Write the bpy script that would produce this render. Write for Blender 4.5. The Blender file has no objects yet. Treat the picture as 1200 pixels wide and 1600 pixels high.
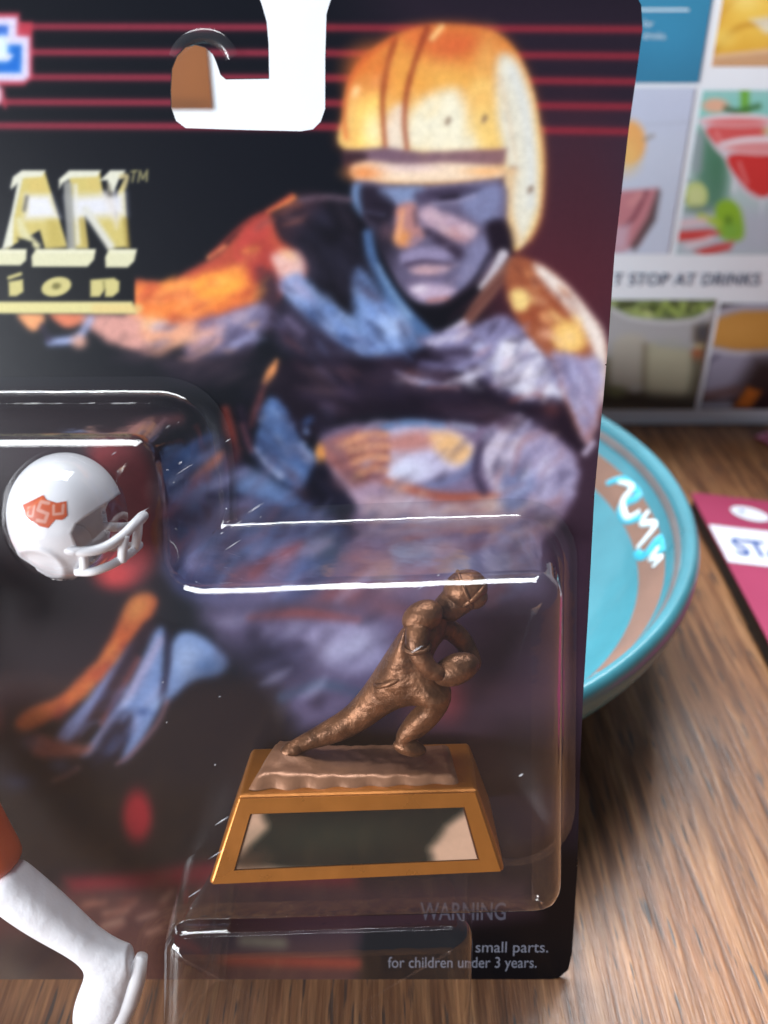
import bpy, bmesh, math, random
import numpy as np
from mathutils import Matrix, Vector
random.seed(4)
scene = bpy.context.scene
COL = scene.collection
R = math.radians

# ------------------------------------------------------------------ camera, world, lamps, exposure
CAM_H, PITCH, HALF = 0.222, R(31), R(30)
cam_d = bpy.data.cameras.new('camera'); cam = bpy.data.objects.new('camera', cam_d); COL.objects.link(cam)
cam.location = (0, 0, CAM_H); cam.rotation_euler = (R(90) - PITCH, 0, 0)
cam_d.sensor_fit = 'VERTICAL'; cam_d.sensor_height = 24; cam_d.lens = 12 / math.tan(HALF)
cam_d.clip_start = 0.005; cam_d.clip_end = 50
cam_d.dof.use_dof = True; cam_d.dof.focus_distance = 0.200; cam_d.dof.aperture_fstop = 6.8
scene.camera = cam

world = bpy.data.worlds.new('World'); scene.world = world; world.use_nodes = True
bg = world.node_tree.nodes['Background']; bg.inputs[0].default_value = (0.72, 0.80, 1.0, 1); bg.inputs[1].default_value = 0.16

def area(name, loc, target, sx, sy, power, color):
    l = bpy.data.lights.new(name, 'AREA'); l.shape = 'RECTANGLE'; l.size = sx; l.size_y = sy; l.energy = power; l.color = color
    o = bpy.data.objects.new(name, l); COL.objects.link(o); o.location = loc
    o.rotation_euler = (Vector(target) - Vector(loc)).to_track_quat('-Z', 'Y').to_euler()
    return o
for wx in (-1.50, -0.84, -0.18, 0.48):                                   # four panes of the window beyond the table
    area('back_window_light', (wx, 1.60, 1.85), (wx * 0.55, 0.2, 0.0), 0.54, 2.1, 43, (0.93, 0.965, 1.0))
area('skylight_light', (-0.25, 0.92, 2.05), (-0.1, 0.2, 0.0), 1.7, 0.8, 34, (0.95, 0.975, 1.0))
area('front_fill_light', (-1.50, -0.98, 0.46), (0.05, 0.3, 0.1), 1.2, 0.66, 74, (0.92, 0.96, 1.0))  # added fill lamp at front left, brightens the card and carton front

vs = scene.view_settings
vs.view_transform = 'Standard'; vs.look = 'None'; vs.gamma = 1; vs.use_curve_mapping = False; vs.exposure = 0.0
scene.render.engine = 'CYCLES'
scene.cycles.max_bounces = 12; scene.cycles.transparent_max_bounces = 24; scene.cycles.caustics_reflective = False; scene.cycles.caustics_refractive = False

# ------------------------------------------------------------------ frames: the leaning card, the carton, the table top
F_PX = 800 / math.tan(HALF)
LEAN = R(18.4); CARD_Y = 0.1345
C0 = np.array([0, 0, CAM_H])
CO = np.array([0, CARD_Y, 0]); CU = np.array([0, math.sin(LEAN), math.cos(LEAN)]); CN = np.array([0, -math.cos(LEAN), math.sin(LEAN)])
CARD = Matrix(((1, 0, 0, 0), (0, CU[1], CN[1], CARD_Y), (0, CU[2], CN[2], 0), (0, 0, 0, 1)))   # local x right, y up the card, z out of it
BOX_Y = 0.4668
BOXM = Matrix(((1, 0, 0, 0), (0, 0, -1, BOX_Y), (0, 1, 0, 0), (0, 0, 0, 1)))                 # local x right, y up, z towards the viewer

def _ray(px, py):
    x = (np.asarray(px, float) - 600) / F_PX; y = -(np.asarray(py, float) - 800) / F_PX
    c, s = math.cos(PITCH), math.sin(PITCH)
    return np.stack(np.broadcast_arrays(x, c + y * s, -s + y * c), -1)
def card_at(px, py, d=0.0):
    """measured print position -> card coordinates (x, up, out) at height d above the card"""
    r = _ray(px, py); t = (d - (C0 - CO) @ CN) / (r @ CN); P = C0 + t[..., None] * r if np.ndim(t) else C0 + t * r
    return np.stack([P[..., 0], (P - CO) @ CU, np.zeros(np.shape(t)) + d], -1)
def cp(px, py, d=0.0): return Vector(card_at(px, py, d).tolist())
def box_at(px, py, d=0.0):
    r = _ray(px, py); t = (BOX_Y - d) / r[..., 1]; P = C0 + t[..., None] * r if np.ndim(t) else C0 + t * r
    return np.stack([P[..., 0], P[..., 2], np.zeros(np.shape(t)) + d], -1)
def table_at(px, py, z=0.0):
    r = _ray(px, py); t = (z - CAM_H) / r[2]; return Vector((C0 + t * r).tolist())

# ------------------------------------------------------------------ object helpers
def tag(o, label=None, cat=None, group=None, kind=None):
    if label: o['label'] = label
    if cat: o['category'] = cat
    if group: o['group'] = group
    if kind: o['kind'] = kind
    return o
def empty(name, mat, label, cat, group=None):
    o = bpy.data.objects.new(name, None); COL.objects.link(o); o.matrix_world = mat; o.empty_display_size = 0.01
    return tag(o, label, cat, group)
def link(name, me, mat=None, parent=None, smooth=False):
    o = bpy.data.objects.new(name, me); COL.objects.link(o)
    if parent: o.parent = parent
    if mat: me.materials.append(mat)
    if smooth:
        me.polygons.foreach_set('use_smooth', [True] * len(me.polygons))
    return o
def mesh_from(verts, faces):
    me = bpy.data.meshes.new('m'); me.from_pydata([tuple(v) for v in verts], [], faces); me.update(); return me
def bm_mesh(bm):
    me = bpy.data.meshes.new('m'); bmesh.ops.recalc_face_normals(bm, faces=bm.faces); bm.to_mesh(me); bm.free(); return me
def bevel_box_bm(sx, sy, sz, off=(0, 0, 0), bev=0.0, segs=2):
    bm = bmesh.new(); bmesh.ops.create_cube(bm, size=1)
    for v in bm.verts: v.co = Vector((v.co.x * sx + off[0], v.co.y * sy + off[1], v.co.z * sz + off[2]))
    if bev: bmesh.ops.bevel(bm, geom=list(bm.edges), offset=bev, segments=segs, affect='EDGES', profile=0.5)
    return bm
def crom(pts, n=8, closed=True):
    """smooth curve through points"""
    P = np.asarray(pts, float); N = len(P); out = []
    rng = range(N) if closed else range(N - 1)
    for i in rng:
        if closed: p0, p1, p2, p3 = P[i - 1], P[i], P[(i + 1) % N], P[(i + 2) % N]
        else: p0, p1, p2, p3 = P[max(i - 1, 0)], P[i], P[i + 1], P[min(i + 2, N - 1)]
        for k in range(n):
            t = k / n
            out.append(0.5 * (2 * p1 + (p2 - p0) * t + (2 * p0 - 5 * p1 + 4 * p2 - p3) * t * t + (3 * p1 - p0 - 3 * p2 + p3) * t ** 3))
    if not closed: out.append(P[-1])
    return np.array(out)
def round_poly(pts, rad, n=7):
    """polygon with rounded corners; rad = one radius or one per corner"""
    P = [np.asarray(p, float) for p in pts]; N = len(P); out = []
    for i in range(N):
        r = rad[i] if hasattr(rad, '__len__') else rad
        a, b, c = P[i - 1], P[i], P[(i + 1) % N]
        u = (a - b) / np.linalg.norm(a - b); v = (c - b) / np.linalg.norm(c - b)
        ang = math.acos(max(-1, min(1, float(u @ v)))); 
        if r <= 0 or ang > math.pi - 0.02: out.append(b); continue
        d = min(r / math.tan(ang / 2), 0.49 * np.linalg.norm(a - b), 0.49 * np.linalg.norm(c - b))
        s, e = b + u * d, b + v * d
        for k in range(n + 1):
            t = k / n; out.append((1 - t) ** 2 * s + 2 * t * (1 - t) * b + t * t * e)
    return np.array(out)
def tube_mesh(pts, radii, seg=10, cap=True):
    P = [Vector(p) for p in pts]; n = len(P)
    if not hasattr(radii, '__len__'): radii = [radii] * n
    verts, faces = [], []
    up = Vector((0.13, 0.31, 0.94))
    for i in range(n):
        t = (P[min(i + 1, n - 1)] - P[max(i - 1, 0)]).normalized()
        a = t.cross(up)
        if a.length < 1e-4: a = t.cross(Vector((1, 0, 0)))
        a.normalize(); b = t.cross(a).normalized()
        for k in range(seg):
            th = 2 * math.pi * k / seg
            verts.append(P[i] + (a * math.cos(th) + b * math.sin(th)) * radii[i])
    for i in range(n - 1):
        for k in range(seg):
            faces.append((i * seg + k, i * seg + (k + 1) % seg, (i + 1) * seg + (k + 1) % seg, (i + 1) * seg + k))
    if cap:
        faces.append(tuple(range(seg))[::-1]); faces.append(tuple((n - 1) * seg + k for k in range(seg)))
    return mesh_from(verts, faces)
def lathe_mesh(prof, seg=160, close=False):
    verts, faces = [], []; m = len(prof)
    for k in range(seg):
        th = 2 * math.pi * k / seg
        for r, z in prof: verts.append((r * math.cos(th), r * math.sin(th), z))
    for k in range(seg):
        a, b = k * m, ((k + 1) % seg) * m
        for i in range(m - 1): faces.append((a + i, b + i, b + i + 1, a + i + 1))
    if close: faces.append(tuple(k * m + m - 1 for k in range(seg)))
    return mesh_from(verts, faces)
def skin_mesh(nodes, edges, root, sub=2):
    """nodes: list of (co, rx, ry); returns evaluated skinned mesh"""
    S = 100.0                                  # grown large, then shrunk: the modifier dislikes millimetres
    me = bpy.data.meshes.new('sk'); me.from_pydata([tuple(Vector(n[0]) * S) for n in nodes], edges, []); me.update()
    o = bpy.data.objects.new('sk', me); COL.objects.link(o)
    md = o.modifiers.new('s', 'SKIN'); md.branch_smoothing = 0.6; md.use_smooth_shade = True
    sv = me.skin_vertices[0].data
    for i, n in enumerate(nodes):
        sv[i].radius = (n[1] * S, n[2] * S); sv[i].use_root = (i == root)
    ss = o.modifiers.new('u', 'SUBSURF'); ss.levels = sub; ss.render_levels = sub
    dg = bpy.context.evaluated_depsgraph_get(); dg.update()
    out = bpy.data.meshes.new_from_object(o.evaluated_get(dg)); bpy.data.objects.remove(o)
    out.transform(Matrix.Scale(1 / S, 4)); out.polygons.foreach_set('use_smooth', [True] * len(out.polygons)); out.materials.clear()
    return out
def text_mesh(body, size, align='LEFT', shear=0.0, offset=0.0, xscale=1.0, space=1.0):
    cu = bpy.data.curves.new('t', 'FONT'); cu.body = body; cu.size = size; cu.align_x = align; cu.shear = shear; cu.offset = offset; cu.space_character = space
    cu.resolution_u = 4
    o = bpy.data.objects.new('t', cu); COL.objects.link(o)
    dg = bpy.context.evaluated_depsgraph_get(); dg.update()
    me = bpy.data.meshes.new_from_object(o.evaluated_get(dg)); bpy.data.objects.remove(o)
    me.transform(Matrix.Diagonal((xscale, 1, 1, 1))); me.materials.clear(); return me

# ------------------------------------------------------------------ materials
def new_mat(name):
    m = bpy.data.materials.new(name); m.use_nodes = True; nt = m.node_tree; nt.nodes.clear()
    out = nt.nodes.new('ShaderNodeOutputMaterial'); return m, nt, out
def N_(nt, t, **kw):
    n = nt.nodes.new(t)
    for k, v in kw.items():
        if hasattr(n, k) and k not in ('inputs',): setattr(n, k, v)
    return n
def lin(c):
    c = np.asarray(c, float) / 255.0
    return np.where(c <= 0.04045, c / 12.92, ((c + 0.055) / 1.055) ** 2.4)
def pbr(name, rgb, rough=0.5, metal=0.0, noise=0.0, nscale=60, bump=0.0, bscale=200, coat=0.0, sss=0.0, spec=0.5, srgb=True):
    m, nt, out = new_mat(name)
    b = nt.nodes.new('ShaderNodeBsdfPrincipled'); nt.links.new(b.outputs[0], out.inputs[0])
    col = tuple(lin(rgb)) if srgb else tuple(rgb)
    b.inputs['Roughness'].default_value = rough; b.inputs['Metallic'].default_value = metal; b.inputs['Coat Weight'].default_value = coat
    b.inputs['Specular IOR Level'].default_value = spec
    if sss: b.inputs['Subsurface Weight'].default_value = sss; b.inputs['Subsurface Radius'].default_value = (0.002, 0.002, 0.002)
    tc = nt.nodes.new('ShaderNodeTexCoord')
    nz = nt.nodes.new('ShaderNodeTexNoise'); nz.inputs['Scale'].default_value = nscale; nz.inputs['Detail'].default_value = 6
    nt.links.new(tc.outputs['Object'], nz.inputs['Vector'])
    rp = nt.nodes.new('ShaderNodeMapRange'); rp.inputs[1].default_value = 0.3; rp.inputs[2].default_value = 0.7
    rp.inputs[3].default_value = 1 - noise; rp.inputs[4].default_value = 1 + noise * 0.6
    nt.links.new(nz.outputs[0], rp.inputs[0])
    mx = nt.nodes.new('ShaderNodeVectorMath'); mx.operation = 'SCALE'; mx.inputs[0].default_value = col
    nt.links.new(rp.outputs[0], mx.inputs['Scale']); nt.links.new(mx.outputs[0], b.inputs['Base Color'])
    rr = nt.nodes.new('ShaderNodeMapRange'); rr.inputs[1].default_value = 0.3; rr.inputs[2].default_value = 0.7
    rr.inputs[3].default_value = max(0.02, rough * 0.85); rr.inputs[4].default_value = min(1, rough * 1.2)
    nt.links.new(nz.outputs[0], rr.inputs[0]); nt.links.new(rr.outputs[0], b.inputs['Roughness'])
    if bump:
        n2 = nt.nodes.new('ShaderNodeTexNoise'); n2.inputs['Scale'].default_value = bscale; n2.inputs['Detail'].default_value = 4
        nt.links.new(tc.outputs['Object'], n2.inputs['Vector'])
        bp = nt.nodes.new('ShaderNodeBump'); bp.inputs['Strength'].default_value = 1.0; bp.inputs['Distance'].default_value = bump
        nt.links.new(n2.outputs[0], bp.inputs['Height']); nt.links.new(bp.outputs[0], b.inputs['Normal'])
    return m
def print_mat(name, rough=0.32, gain=1.0, spec=0.35, bump=0.00002):
    """flat print: colours stored on the sheet, a little paper grain and gloss"""
    m, nt, out = new_mat(name)
    b = nt.nodes.new('ShaderNodeBsdfPrincipled'); nt.links.new(b.outputs[0], out.inputs[0])
    at = nt.nodes.new('ShaderNodeAttribute'); at.attribute_name = 'ink'
    tc = nt.nodes.new('ShaderNodeTexCoord')
    nz = nt.nodes.new('ShaderNodeTexNoise'); nz.inputs['Scale'].default_value = 900; nz.inputs['Detail'].default_value = 3
    nt.links.new(tc.outputs['Object'], nz.inputs['Vector'])
    mr = nt.nodes.new('ShaderNodeMapRange'); mr.inputs[3].default_value = gain * 0.93; mr.inputs[4].default_value = gain * 1.07
    nt.links.new(nz.outputs[0], mr.inputs[0])
    mx = nt.nodes.new('ShaderNodeVectorMath'); mx.operation = 'SCALE'
    nt.links.new(at.outputs['Color'], mx.inputs[0]); nt.links.new(mr.outputs[0], mx.inputs['Scale']); nt.links.new(mx.outputs[0], b.inputs['Base Color'])
    b.inputs['Roughness'].default_value = rough; b.inputs['Specular IOR Level'].default_value = spec
    n2 = nt.nodes.new('ShaderNodeTexNoise'); n2.inputs['Scale'].default_value = 120; n2.inputs['Detail'].default_value = 5
    nt.links.new(tc.outputs['Object'], n2.inputs['Vector'])
    bp = nt.nodes.new('ShaderNodeBump'); bp.inputs['Distance'].default_value = bump; nt.links.new(n2.outputs[0], bp.inputs['Height']); nt.links.new(bp.outputs[0], b.inputs['Normal'])
    return m
def clear_mat(name, rough=0.04, tint=(0.97, 0.975, 0.985), haze=0.02, bump=0.0003, bscale=45, gain=1.0):
    """thin clear plastic sheet: Fresnel mix of straight-through and mirror, with a trace of milky haze"""
    m, nt, out = new_mat(name)
    tr = nt.nodes.new('ShaderNodeBsdfTransparent'); tr.inputs[0].default_value = (*tint, 1)
    gl = nt.nodes.new('ShaderNodeBsdfGlossy'); gl.inputs['Roughness'].default_value = rough; gl.inputs['Color'].default_value = (1, 1, 1, 1)
    df = nt.nodes.new('ShaderNodeBsdfDiffuse'); df.inputs[0].default_value = (0.8, 0.82, 0.86, 1)
    fr = nt.nodes.new('ShaderNodeFresnel'); fr.inputs[0].default_value = 1.5
    mu = nt.nodes.new('ShaderNodeMath'); mu.operation = 'MULTIPLY'; mu.use_clamp = True; mu.inputs[1].default_value = gain
    nt.links.new(fr.outputs[0], mu.inputs[0])
    ge = nt.nodes.new('ShaderNodeNewGeometry'); io = nt.nodes.new('ShaderNodeMapRange')      # a thin sheet mirrors alike from both sides
    io.inputs[3].default_value = 1.5; io.inputs[4].default_value = 1 / 1.5; nt.links.new(ge.outputs['Backfacing'], io.inputs[0]); nt.links.new(io.outputs[0], fr.inputs[0])
    tc = nt.nodes.new('ShaderNodeTexCoord')
    nz = nt.nodes.new('ShaderNodeTexNoise'); nz.inputs['Scale'].default_value = bscale; nz.inputs['Detail'].default_value = 3
    nt.links.new(tc.outputs['Object'], nz.inputs['Vector'])
    bp = nt.nodes.new('ShaderNodeBump'); bp.inputs['Distance'].default_value = bump; nt.links.new(nz.outputs[0], bp.inputs['Height'])
    nt.links.new(bp.outputs[0], gl.inputs['Normal']); nt.links.new(bp.outputs[0], fr.inputs['Normal'])
    m1 = nt.nodes.new('ShaderNodeMixShader'); m1.inputs[0].default_value = haze; nt.links.new(tr.outputs[0], m1.inputs[1]); nt.links.new(df.outputs[0], m1.inputs[2])
    m2 = nt.nodes.new('ShaderNodeMixShader'); nt.links.new(mu.outputs[0], m2.inputs[0]); nt.links.new(m1.outputs[0], m2.inputs[1]); nt.links.new(gl.outputs[0], m2.inputs[2])
    nt.links.new(m2.outputs[0], out.inputs[0]); return m
def wood_mat():
    m, nt, out = new_mat('oak_table')
    b = nt.nodes.new('ShaderNodeBsdfPrincipled'); nt.links.new(b.outputs[0], out.inputs[0])
    tc = nt.nodes.new('ShaderNodeTexCoord')
    def noise(sx, sy, det, rough=0.6, dist=0.0):
        mp = nt.nodes.new('ShaderNodeMapping'); mp.inputs['Scale'].default_value = (sx, sy, 1); mp.inputs['Rotation'].default_value = (0, 0, R(4))
        nt.links.new(tc.outputs['Object'], mp.inputs[0])
        n = nt.nodes.new('ShaderNodeTexNoise'); n.inputs['Scale'].default_value = 1; n.inputs['Detail'].default_value = det; n.inputs['Roughness'].default_value = rough; n.inputs['Distortion'].default_value = dist
        nt.links.new(mp.outputs[0], n.inputs['Vector']); return n
    big = noise(14, 4, 3); mid = noise(330, 15, 5, 0.6, 0.4); fine = noise(900, 40, 4, 0.7); pore = noise(620, 55, 2, 0.5)
    r1 = nt.nodes.new('ShaderNodeValToRGB'); e = r1.color_ramp.elements
    e[0].position = 0.28; e[0].color = (0.060, 0.023, 0.011, 1); e[1].position = 0.72; e[1].color = (0.47, 0.245, 0.115, 1)
    k = e.new(0.46); k.color = (0.20, 0.082, 0.034, 1); k = e.new(0.6); k.color = (0.32, 0.15, 0.064, 1)
    nt.links.new(mid.outputs[0], r1.inputs[0])
    mr = nt.nodes.new('ShaderNodeMapRange'); mr.inputs[1].default_value = 0.3; mr.inputs[2].default_value = 0.7; mr.inputs[3].default_value = 0.65; mr.inputs[4].default_value = 1.3
    nt.links.new(fine.outputs[0], mr.inputs[0])
    mr2 = nt.nodes.new('ShaderNodeMapRange'); mr2.inputs[1].default_value = 0.3; mr2.inputs[2].default_value = 0.7; mr2.inputs[3].default_value = 0.78; mr2.inputs[4].default_value = 1.15
    nt.links.new(big.outputs[0], mr2.inputs[0])
    mm = nt.nodes.new('ShaderNodeMath'); mm.operation = 'MULTIPLY'; nt.links.new(mr.outputs[0], mm.inputs[0]); nt.links.new(mr2.outputs[0], mm.inputs[1])
    sc = nt.nodes.new('ShaderNodeVectorMath'); sc.operation = 'SCALE'; nt.links.new(r1.outputs[0], sc.inputs[0]); nt.links.new(mm.outputs[0], sc.inputs['Scale'])
    pr = nt.nodes.new('ShaderNodeMapRange'); pr.inputs[1].default_value = 0.60; pr.inputs[2].default_value = 0.68; nt.links.new(pore.outputs[0], pr.inputs[0])
    mc = nt.nodes.new('ShaderNodeMix'); mc.data_type = 'RGBA'; mc.inputs['B'].default_value = (0.05, 0.035, 0.03, 1)
    nt.links.new(pr.outputs[0], mc.inputs['Factor']); nt.links.new(sc.outputs[0], mc.inputs['A'])
    nt.links.new(mc.outputs['Result'], b.inputs['Base Color'])
    b.inputs['Roughness'].default_value = 0.45; b.inputs['Specular IOR Level'].default_value = 0.28
    b.inputs['Coat Weight'].default_value = 0.35; b.inputs['Coat Roughness'].default_value = 0.14
    bp = nt.nodes.new('ShaderNodeBump'); bp.inputs['Distance'].default_value = 0.00025; nt.links.new(mid.outputs[0], bp.inputs['Height'])
    bp2 = nt.nodes.new('ShaderNodeBump'); bp2.inputs['Distance'].default_value = 0.00012; nt.links.new(fine.outputs[0], bp2.inputs['Height']); nt.links.new(bp.outputs[0], bp2.inputs['Normal'])
    nt.links.new(bp2.outputs[0], b.inputs['Normal']); nt.links.new(bp2.outputs[0], b.inputs['Coat Normal'])
    return m

# ------------------------------------------------------------------ the print shop: flat colour laid out on sheets
_rng = np.random.RandomState(11); _LAT = _rng.rand(256, 256)
def vnoise(x, y):
    xi = np.floor(x).astype(int); yi = np.floor(y).astype(int); fx = x - xi; fy = y - yi
    fx = fx * fx * (3 - 2 * fx); fy = fy * fy * (3 - 2 * fy)
    g = lambda a, b: _LAT[a & 255, b & 255]
    return (g(xi, yi) * (1 - fx) + g(xi + 1, yi) * fx) * (1 - fy) + (g(xi, yi + 1) * (1 - fx) + g(xi + 1, yi + 1) * fx) * fy
def fbm(x, y, o=4):
    s = 0; a = 0.5
    for i in range(o): s = s + a * vnoise(x + 17.3 * i, y - 9.1 * i); x = x * 2.03; y = y * 2.03; a *= 0.5
    return s / (1 - 0.5 ** o)
def seg_dist(x, y, a, b):
    dx, dy = b[0] - a[0], b[1] - a[1]; L = dx * dx + dy * dy + 1e-12
    t = np.clip(((x - a[0]) * dx + (y - a[1]) * dy) / L, 0, 1)
    return np.hypot(x - a[0] - t * dx, y - a[1] - t * dy), t
def poly_sdf(x, y, P):
    d = np.full(x.shape, 1e9); ins = np.zeros(x.shape, bool); n = len(P)
    for i in range(n):
        a, b = P[i], P[(i + 1) % n]
        d = np.minimum(d, seg_dist(x, y, a, b)[0])
        if a[1] != b[1]:
            c = ((a[1] > y) != (b[1] > y)) & (x < (b[0] - a[0]) * (y - a[1]) / (b[1] - a[1]) + a[0]); ins ^= c
    return np.where(ins, -d, d)
class Ink:
    def __init__(s, x, y, base):
        s.x = x; s.y = y; s.fs = 1.0; s.c = np.tile(np.asarray(base, float), (len(x), 1)); s.wx = (fbm(x / 23, y / 23) - 0.5) * 2; s.wy = (fbm(x / 23 + 50, y / 23 + 31) - 0.5) * 2
        s.grain = fbm(x / 9 + 5, y / 9 + 70) - 0.5
        s.str_ = fbm((x - y) / 34 + 9, (x + y) / 8 + 3) - 0.5
    def _put(s, m, a, col):
        col = np.asarray(col, float); s.c[m] += (col - s.c[m]) * a[:, None]
    def _sel(s, P, pad):
        P = np.asarray(P, float); lo = P.min(0) - pad; hi = P.max(0) + pad
        return np.nonzero((s.x > lo[0]) & (s.x < hi[0]) & (s.y > lo[1]) & (s.y < hi[1]))[0]
    def poly(s, P, col, f=5, a=1.0, smooth=True, w=0, tex=0.0, col2=None, ax=None):
        """soft-edged patch; col2/ax: colour running from ax[0] to ax[1]; tex: mottled strength"""
        f = f * s.fs
        if smooth: P = crom(P, 5)
        m = s._sel(P, f + abs(w) + 2)
        if len(m) == 0: return
        x = s.x[m] + s.wx[m] * w; y = s.y[m] + s.wy[m] * w
        d = poly_sdf(x, y, P); al = np.clip(0.5 - d / (2 * f), 0, 1); al = al * al * (3 - 2 * al) * a
        if tex: al = al * np.clip(1 + tex * (s.str_[m] * 1.8 + s.grain[m] * 1.0), 0, 1)
        c = np.asarray(col, float)
        if col2 is not None:
            a0, a1 = np.asarray(ax[0], float), np.asarray(ax[1], float); v = a1 - a0
            t = np.clip(((s.x[m] - a0[0]) * v[0] + (s.y[m] - a0[1]) * v[1]) / (v @ v), 0, 1)[:, None]
            c = c * (1 - t) + np.asarray(col2, float) * t
        s.c[m] += (c - s.c[m]) * al[:, None]
    def line(s, P, wid, col, f=4, a=1.0, smooth=True, w=0, tex=0.0):
        P = np.asarray(P, float); f = f * s.fs
        if not hasattr(wid, '__len__'): wid = [wid] * len(P)
        W = np.asarray(wid, float)
        if smooth and len(P) > 2:
            Q = crom(np.c_[P, W], 5, False); P = Q[:, :2]; W = Q[:, 2]
        m = s._sel(P, W.max() / 2 + f + abs(w) + 2)
        if len(m) == 0: return
        x = s.x[m] + s.wx[m] * w; y = s.y[m] + s.wy[m] * w; best = np.full(len(m), 1e9)
        for i in range(len(P) - 1):
            d, t = seg_dist(x, y, P[i], P[i + 1]); best = np.minimum(best, d - (W[i] * (1 - t) + W[i + 1] * t) / 2)
        al = np.clip(0.5 - best / (2 * f), 0, 1); al = al * al * (3 - 2 * al) * a
        if tex: al = al * np.clip(1 + tex * (s.str_[m] * 1.8 + s.grain[m] * 1.0), 0, 1)
        s._put(m, al, col)
    def blob(s, cx, cy, rx, ry, col, a=1.0, ang=0, soft=1.0):
        r = max(rx, ry) * (1 + soft) + 2; m = s._sel([(cx - r, cy - r), (cx + r, cy + r)], 0)
        if len(m) == 0: return
        c, n = math.cos(R(ang)), math.sin(R(ang)); x = s.x[m] - cx; y = s.y[m] - cy
        q = np.hypot((x * c + y * n) / rx, (-x * n + y * c) / ry)
        al = np.clip((1 + soft - q) / (2 * soft), 0, 1) if soft else (q < 1).astype(float)
        s._put(m, al * al * (3 - 2 * al) * a, col)
    def linear(s): return lin(np.clip(s.c, 0, 255))
def sheet(xs, ys, outline_sdf, to3d, step):
    """grid of print cells fitted to an outline; returns mesh + layout coordinates of its corners"""
    X, Y = np.meshgrid(np.asarray(xs, float), np.asarray(ys, float)); x = X.ravel().copy(); y = Y.ravel().copy(); nx = len(xs); ny = len(ys)
    if outline_sdf is not None:
        for it in range(2):
            d = outline_sdf(x, y); m = np.nonzero(np.abs(d) < step * 0.75)[0]; e = step * 0.08
            gx = (outline_sdf(x[m] + e, y[m]) - outline_sdf(x[m] - e, y[m])) / (2 * e); gy = (outline_sdf(x[m], y[m] + e) - outline_sdf(x[m], y[m] - e)) / (2 * e)
            g2 = np.maximum(gx * gx + gy * gy, 0.3); x[m] -= d[m] * gx / g2; y[m] -= d[m] * gy / g2
    i = np.arange(nx * ny).reshape(ny, nx)
    q = np.stack([i[1:, :-1], i[1:, 1:], i[:-1, 1:], i[:-1, :-1]], -1).reshape(-1, 4)
    if outline_sdf is not None:
        q = q[outline_sdf(x[q].mean(1), y[q].mean(1)) < 0]
        used = np.unique(q); remap = -np.ones(nx * ny, int); remap[used] = np.arange(len(used)); q = remap[q]; x = x[used]; y = y[used]
    co = to3d(x, y)
    me = bpy.data.meshes.new('sheet'); me.vertices.add(len(x)); me.vertices.foreach_set('co', co.astype(np.float32).ravel())
    me.loops.add(q.size); me.loops.foreach_set('vertex_index', q.astype(np.int32).ravel())
    me.polygons.add(len(q)); me.polygons.foreach_set('loop_start', (np.arange(len(q)) * 4).astype(np.int32))
    me.update(calc_edges=True)
    return me, x, y
def set_ink(me, rgb):
    at = me.color_attributes.new('ink', 'FLOAT_COLOR', 'POINT')
    at.data.foreach_set('color', np.c_[rgb, np.ones(len(rgb))].astype(np.float32).ravel())

# ================================================================== TABLE
WOOD = wood_mat()
tb = bevel_box_bm(1.9, 2.3, 0.03, (0.05, 0.05, -0.015), 0.004)
o = link('table_top', bm_mesh(tb), WOOD); tag(o, kind='structure')

# ================================================================== CARTON BEHIND
WHITE_BOARD = pbr('white_carton', (236, 240, 246), 0.4, noise=0.03, nscale=20, bump=0.00008, bscale=60)
PRINT_BOX = print_mat('carton_print', 0.38, 1.0, 0.4)
carton = empty('carton', Matrix.Translation((0, BOX_Y, 0)) @ Matrix.Identity(4), 'tall white appliance carton printed with food and drink photos, behind the turquoise bowl', 'box')
bm = bevel_box_bm(0.80, 0.20, 0.246, (0.02, 0.1006, 0.123), 0.0012, 2)
link('carton_body', bm_mesh(bm), WHITE_BOARD, carton)
PANEL = Matrix.Translation((0, 0, 0)) @ Matrix(((1, 0, 0, 0), (0, 0, -1, 0), (0, 1, 0, 0), (0, 0, 0, 1)))
def carton_panel(name, quad, base, painter, step=3.0, depth=0.0003, label=None):
    xs = np.arange(min(p[0] for p in quad) - step, max(p[0] for p in quad) + 2 * step, step); ys = np.arange(min(p[1] for p in quad) - step, max(p[1] for p in quad) + 2 * step, step)
    Q = np.array(quad, float)
    me, x, y = sheet(xs, ys, lambda a, b: poly_sdf(a, b, Q), lambda a, b: box_at(a, b, depth), step)
    ink = Ink(x, y, base); ink.fs = 1.5; painter(ink); set_ink(me, ink.linear())
    o = link(name, me, PRINT_BOX, carton); o.matrix_local = Matrix(((1, 0, 0, 0), (0, 0, -1, 0), (0, 1, 0, 0), (0, 0, 0, 1)))
    if label: o['label'] = label
    return o
def xcol(x0, y0, y):      # an upright line of the carton through (x0, y0)
    return x0 + (x0 - 600) * (y0 - y) / (3107 - y0)
def upright(x0l, x0r, y0, top, bot): return [(xcol(x0l, y0, top), top), (xcol(x0r, y0, top), top), (xcol(x0r, y0, bot), bot), (xcol(x0l, y0, bot), bot)]
def p_teal(k):
    k.poly([(700, 20), (1130, 20), (1130, 140), (700, 140)], (50, 112, 148), f=50, a=0.8, smooth=False)
    k.blob(1040, 60, 70, 50, (62, 150, 190), 0.6)
carton_panel('teal_panel', upright(880, 1092, 127, -18, 130), (58, 138, 172), p_teal, 6, label='flat teal blue printed panel with small white text')
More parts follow.
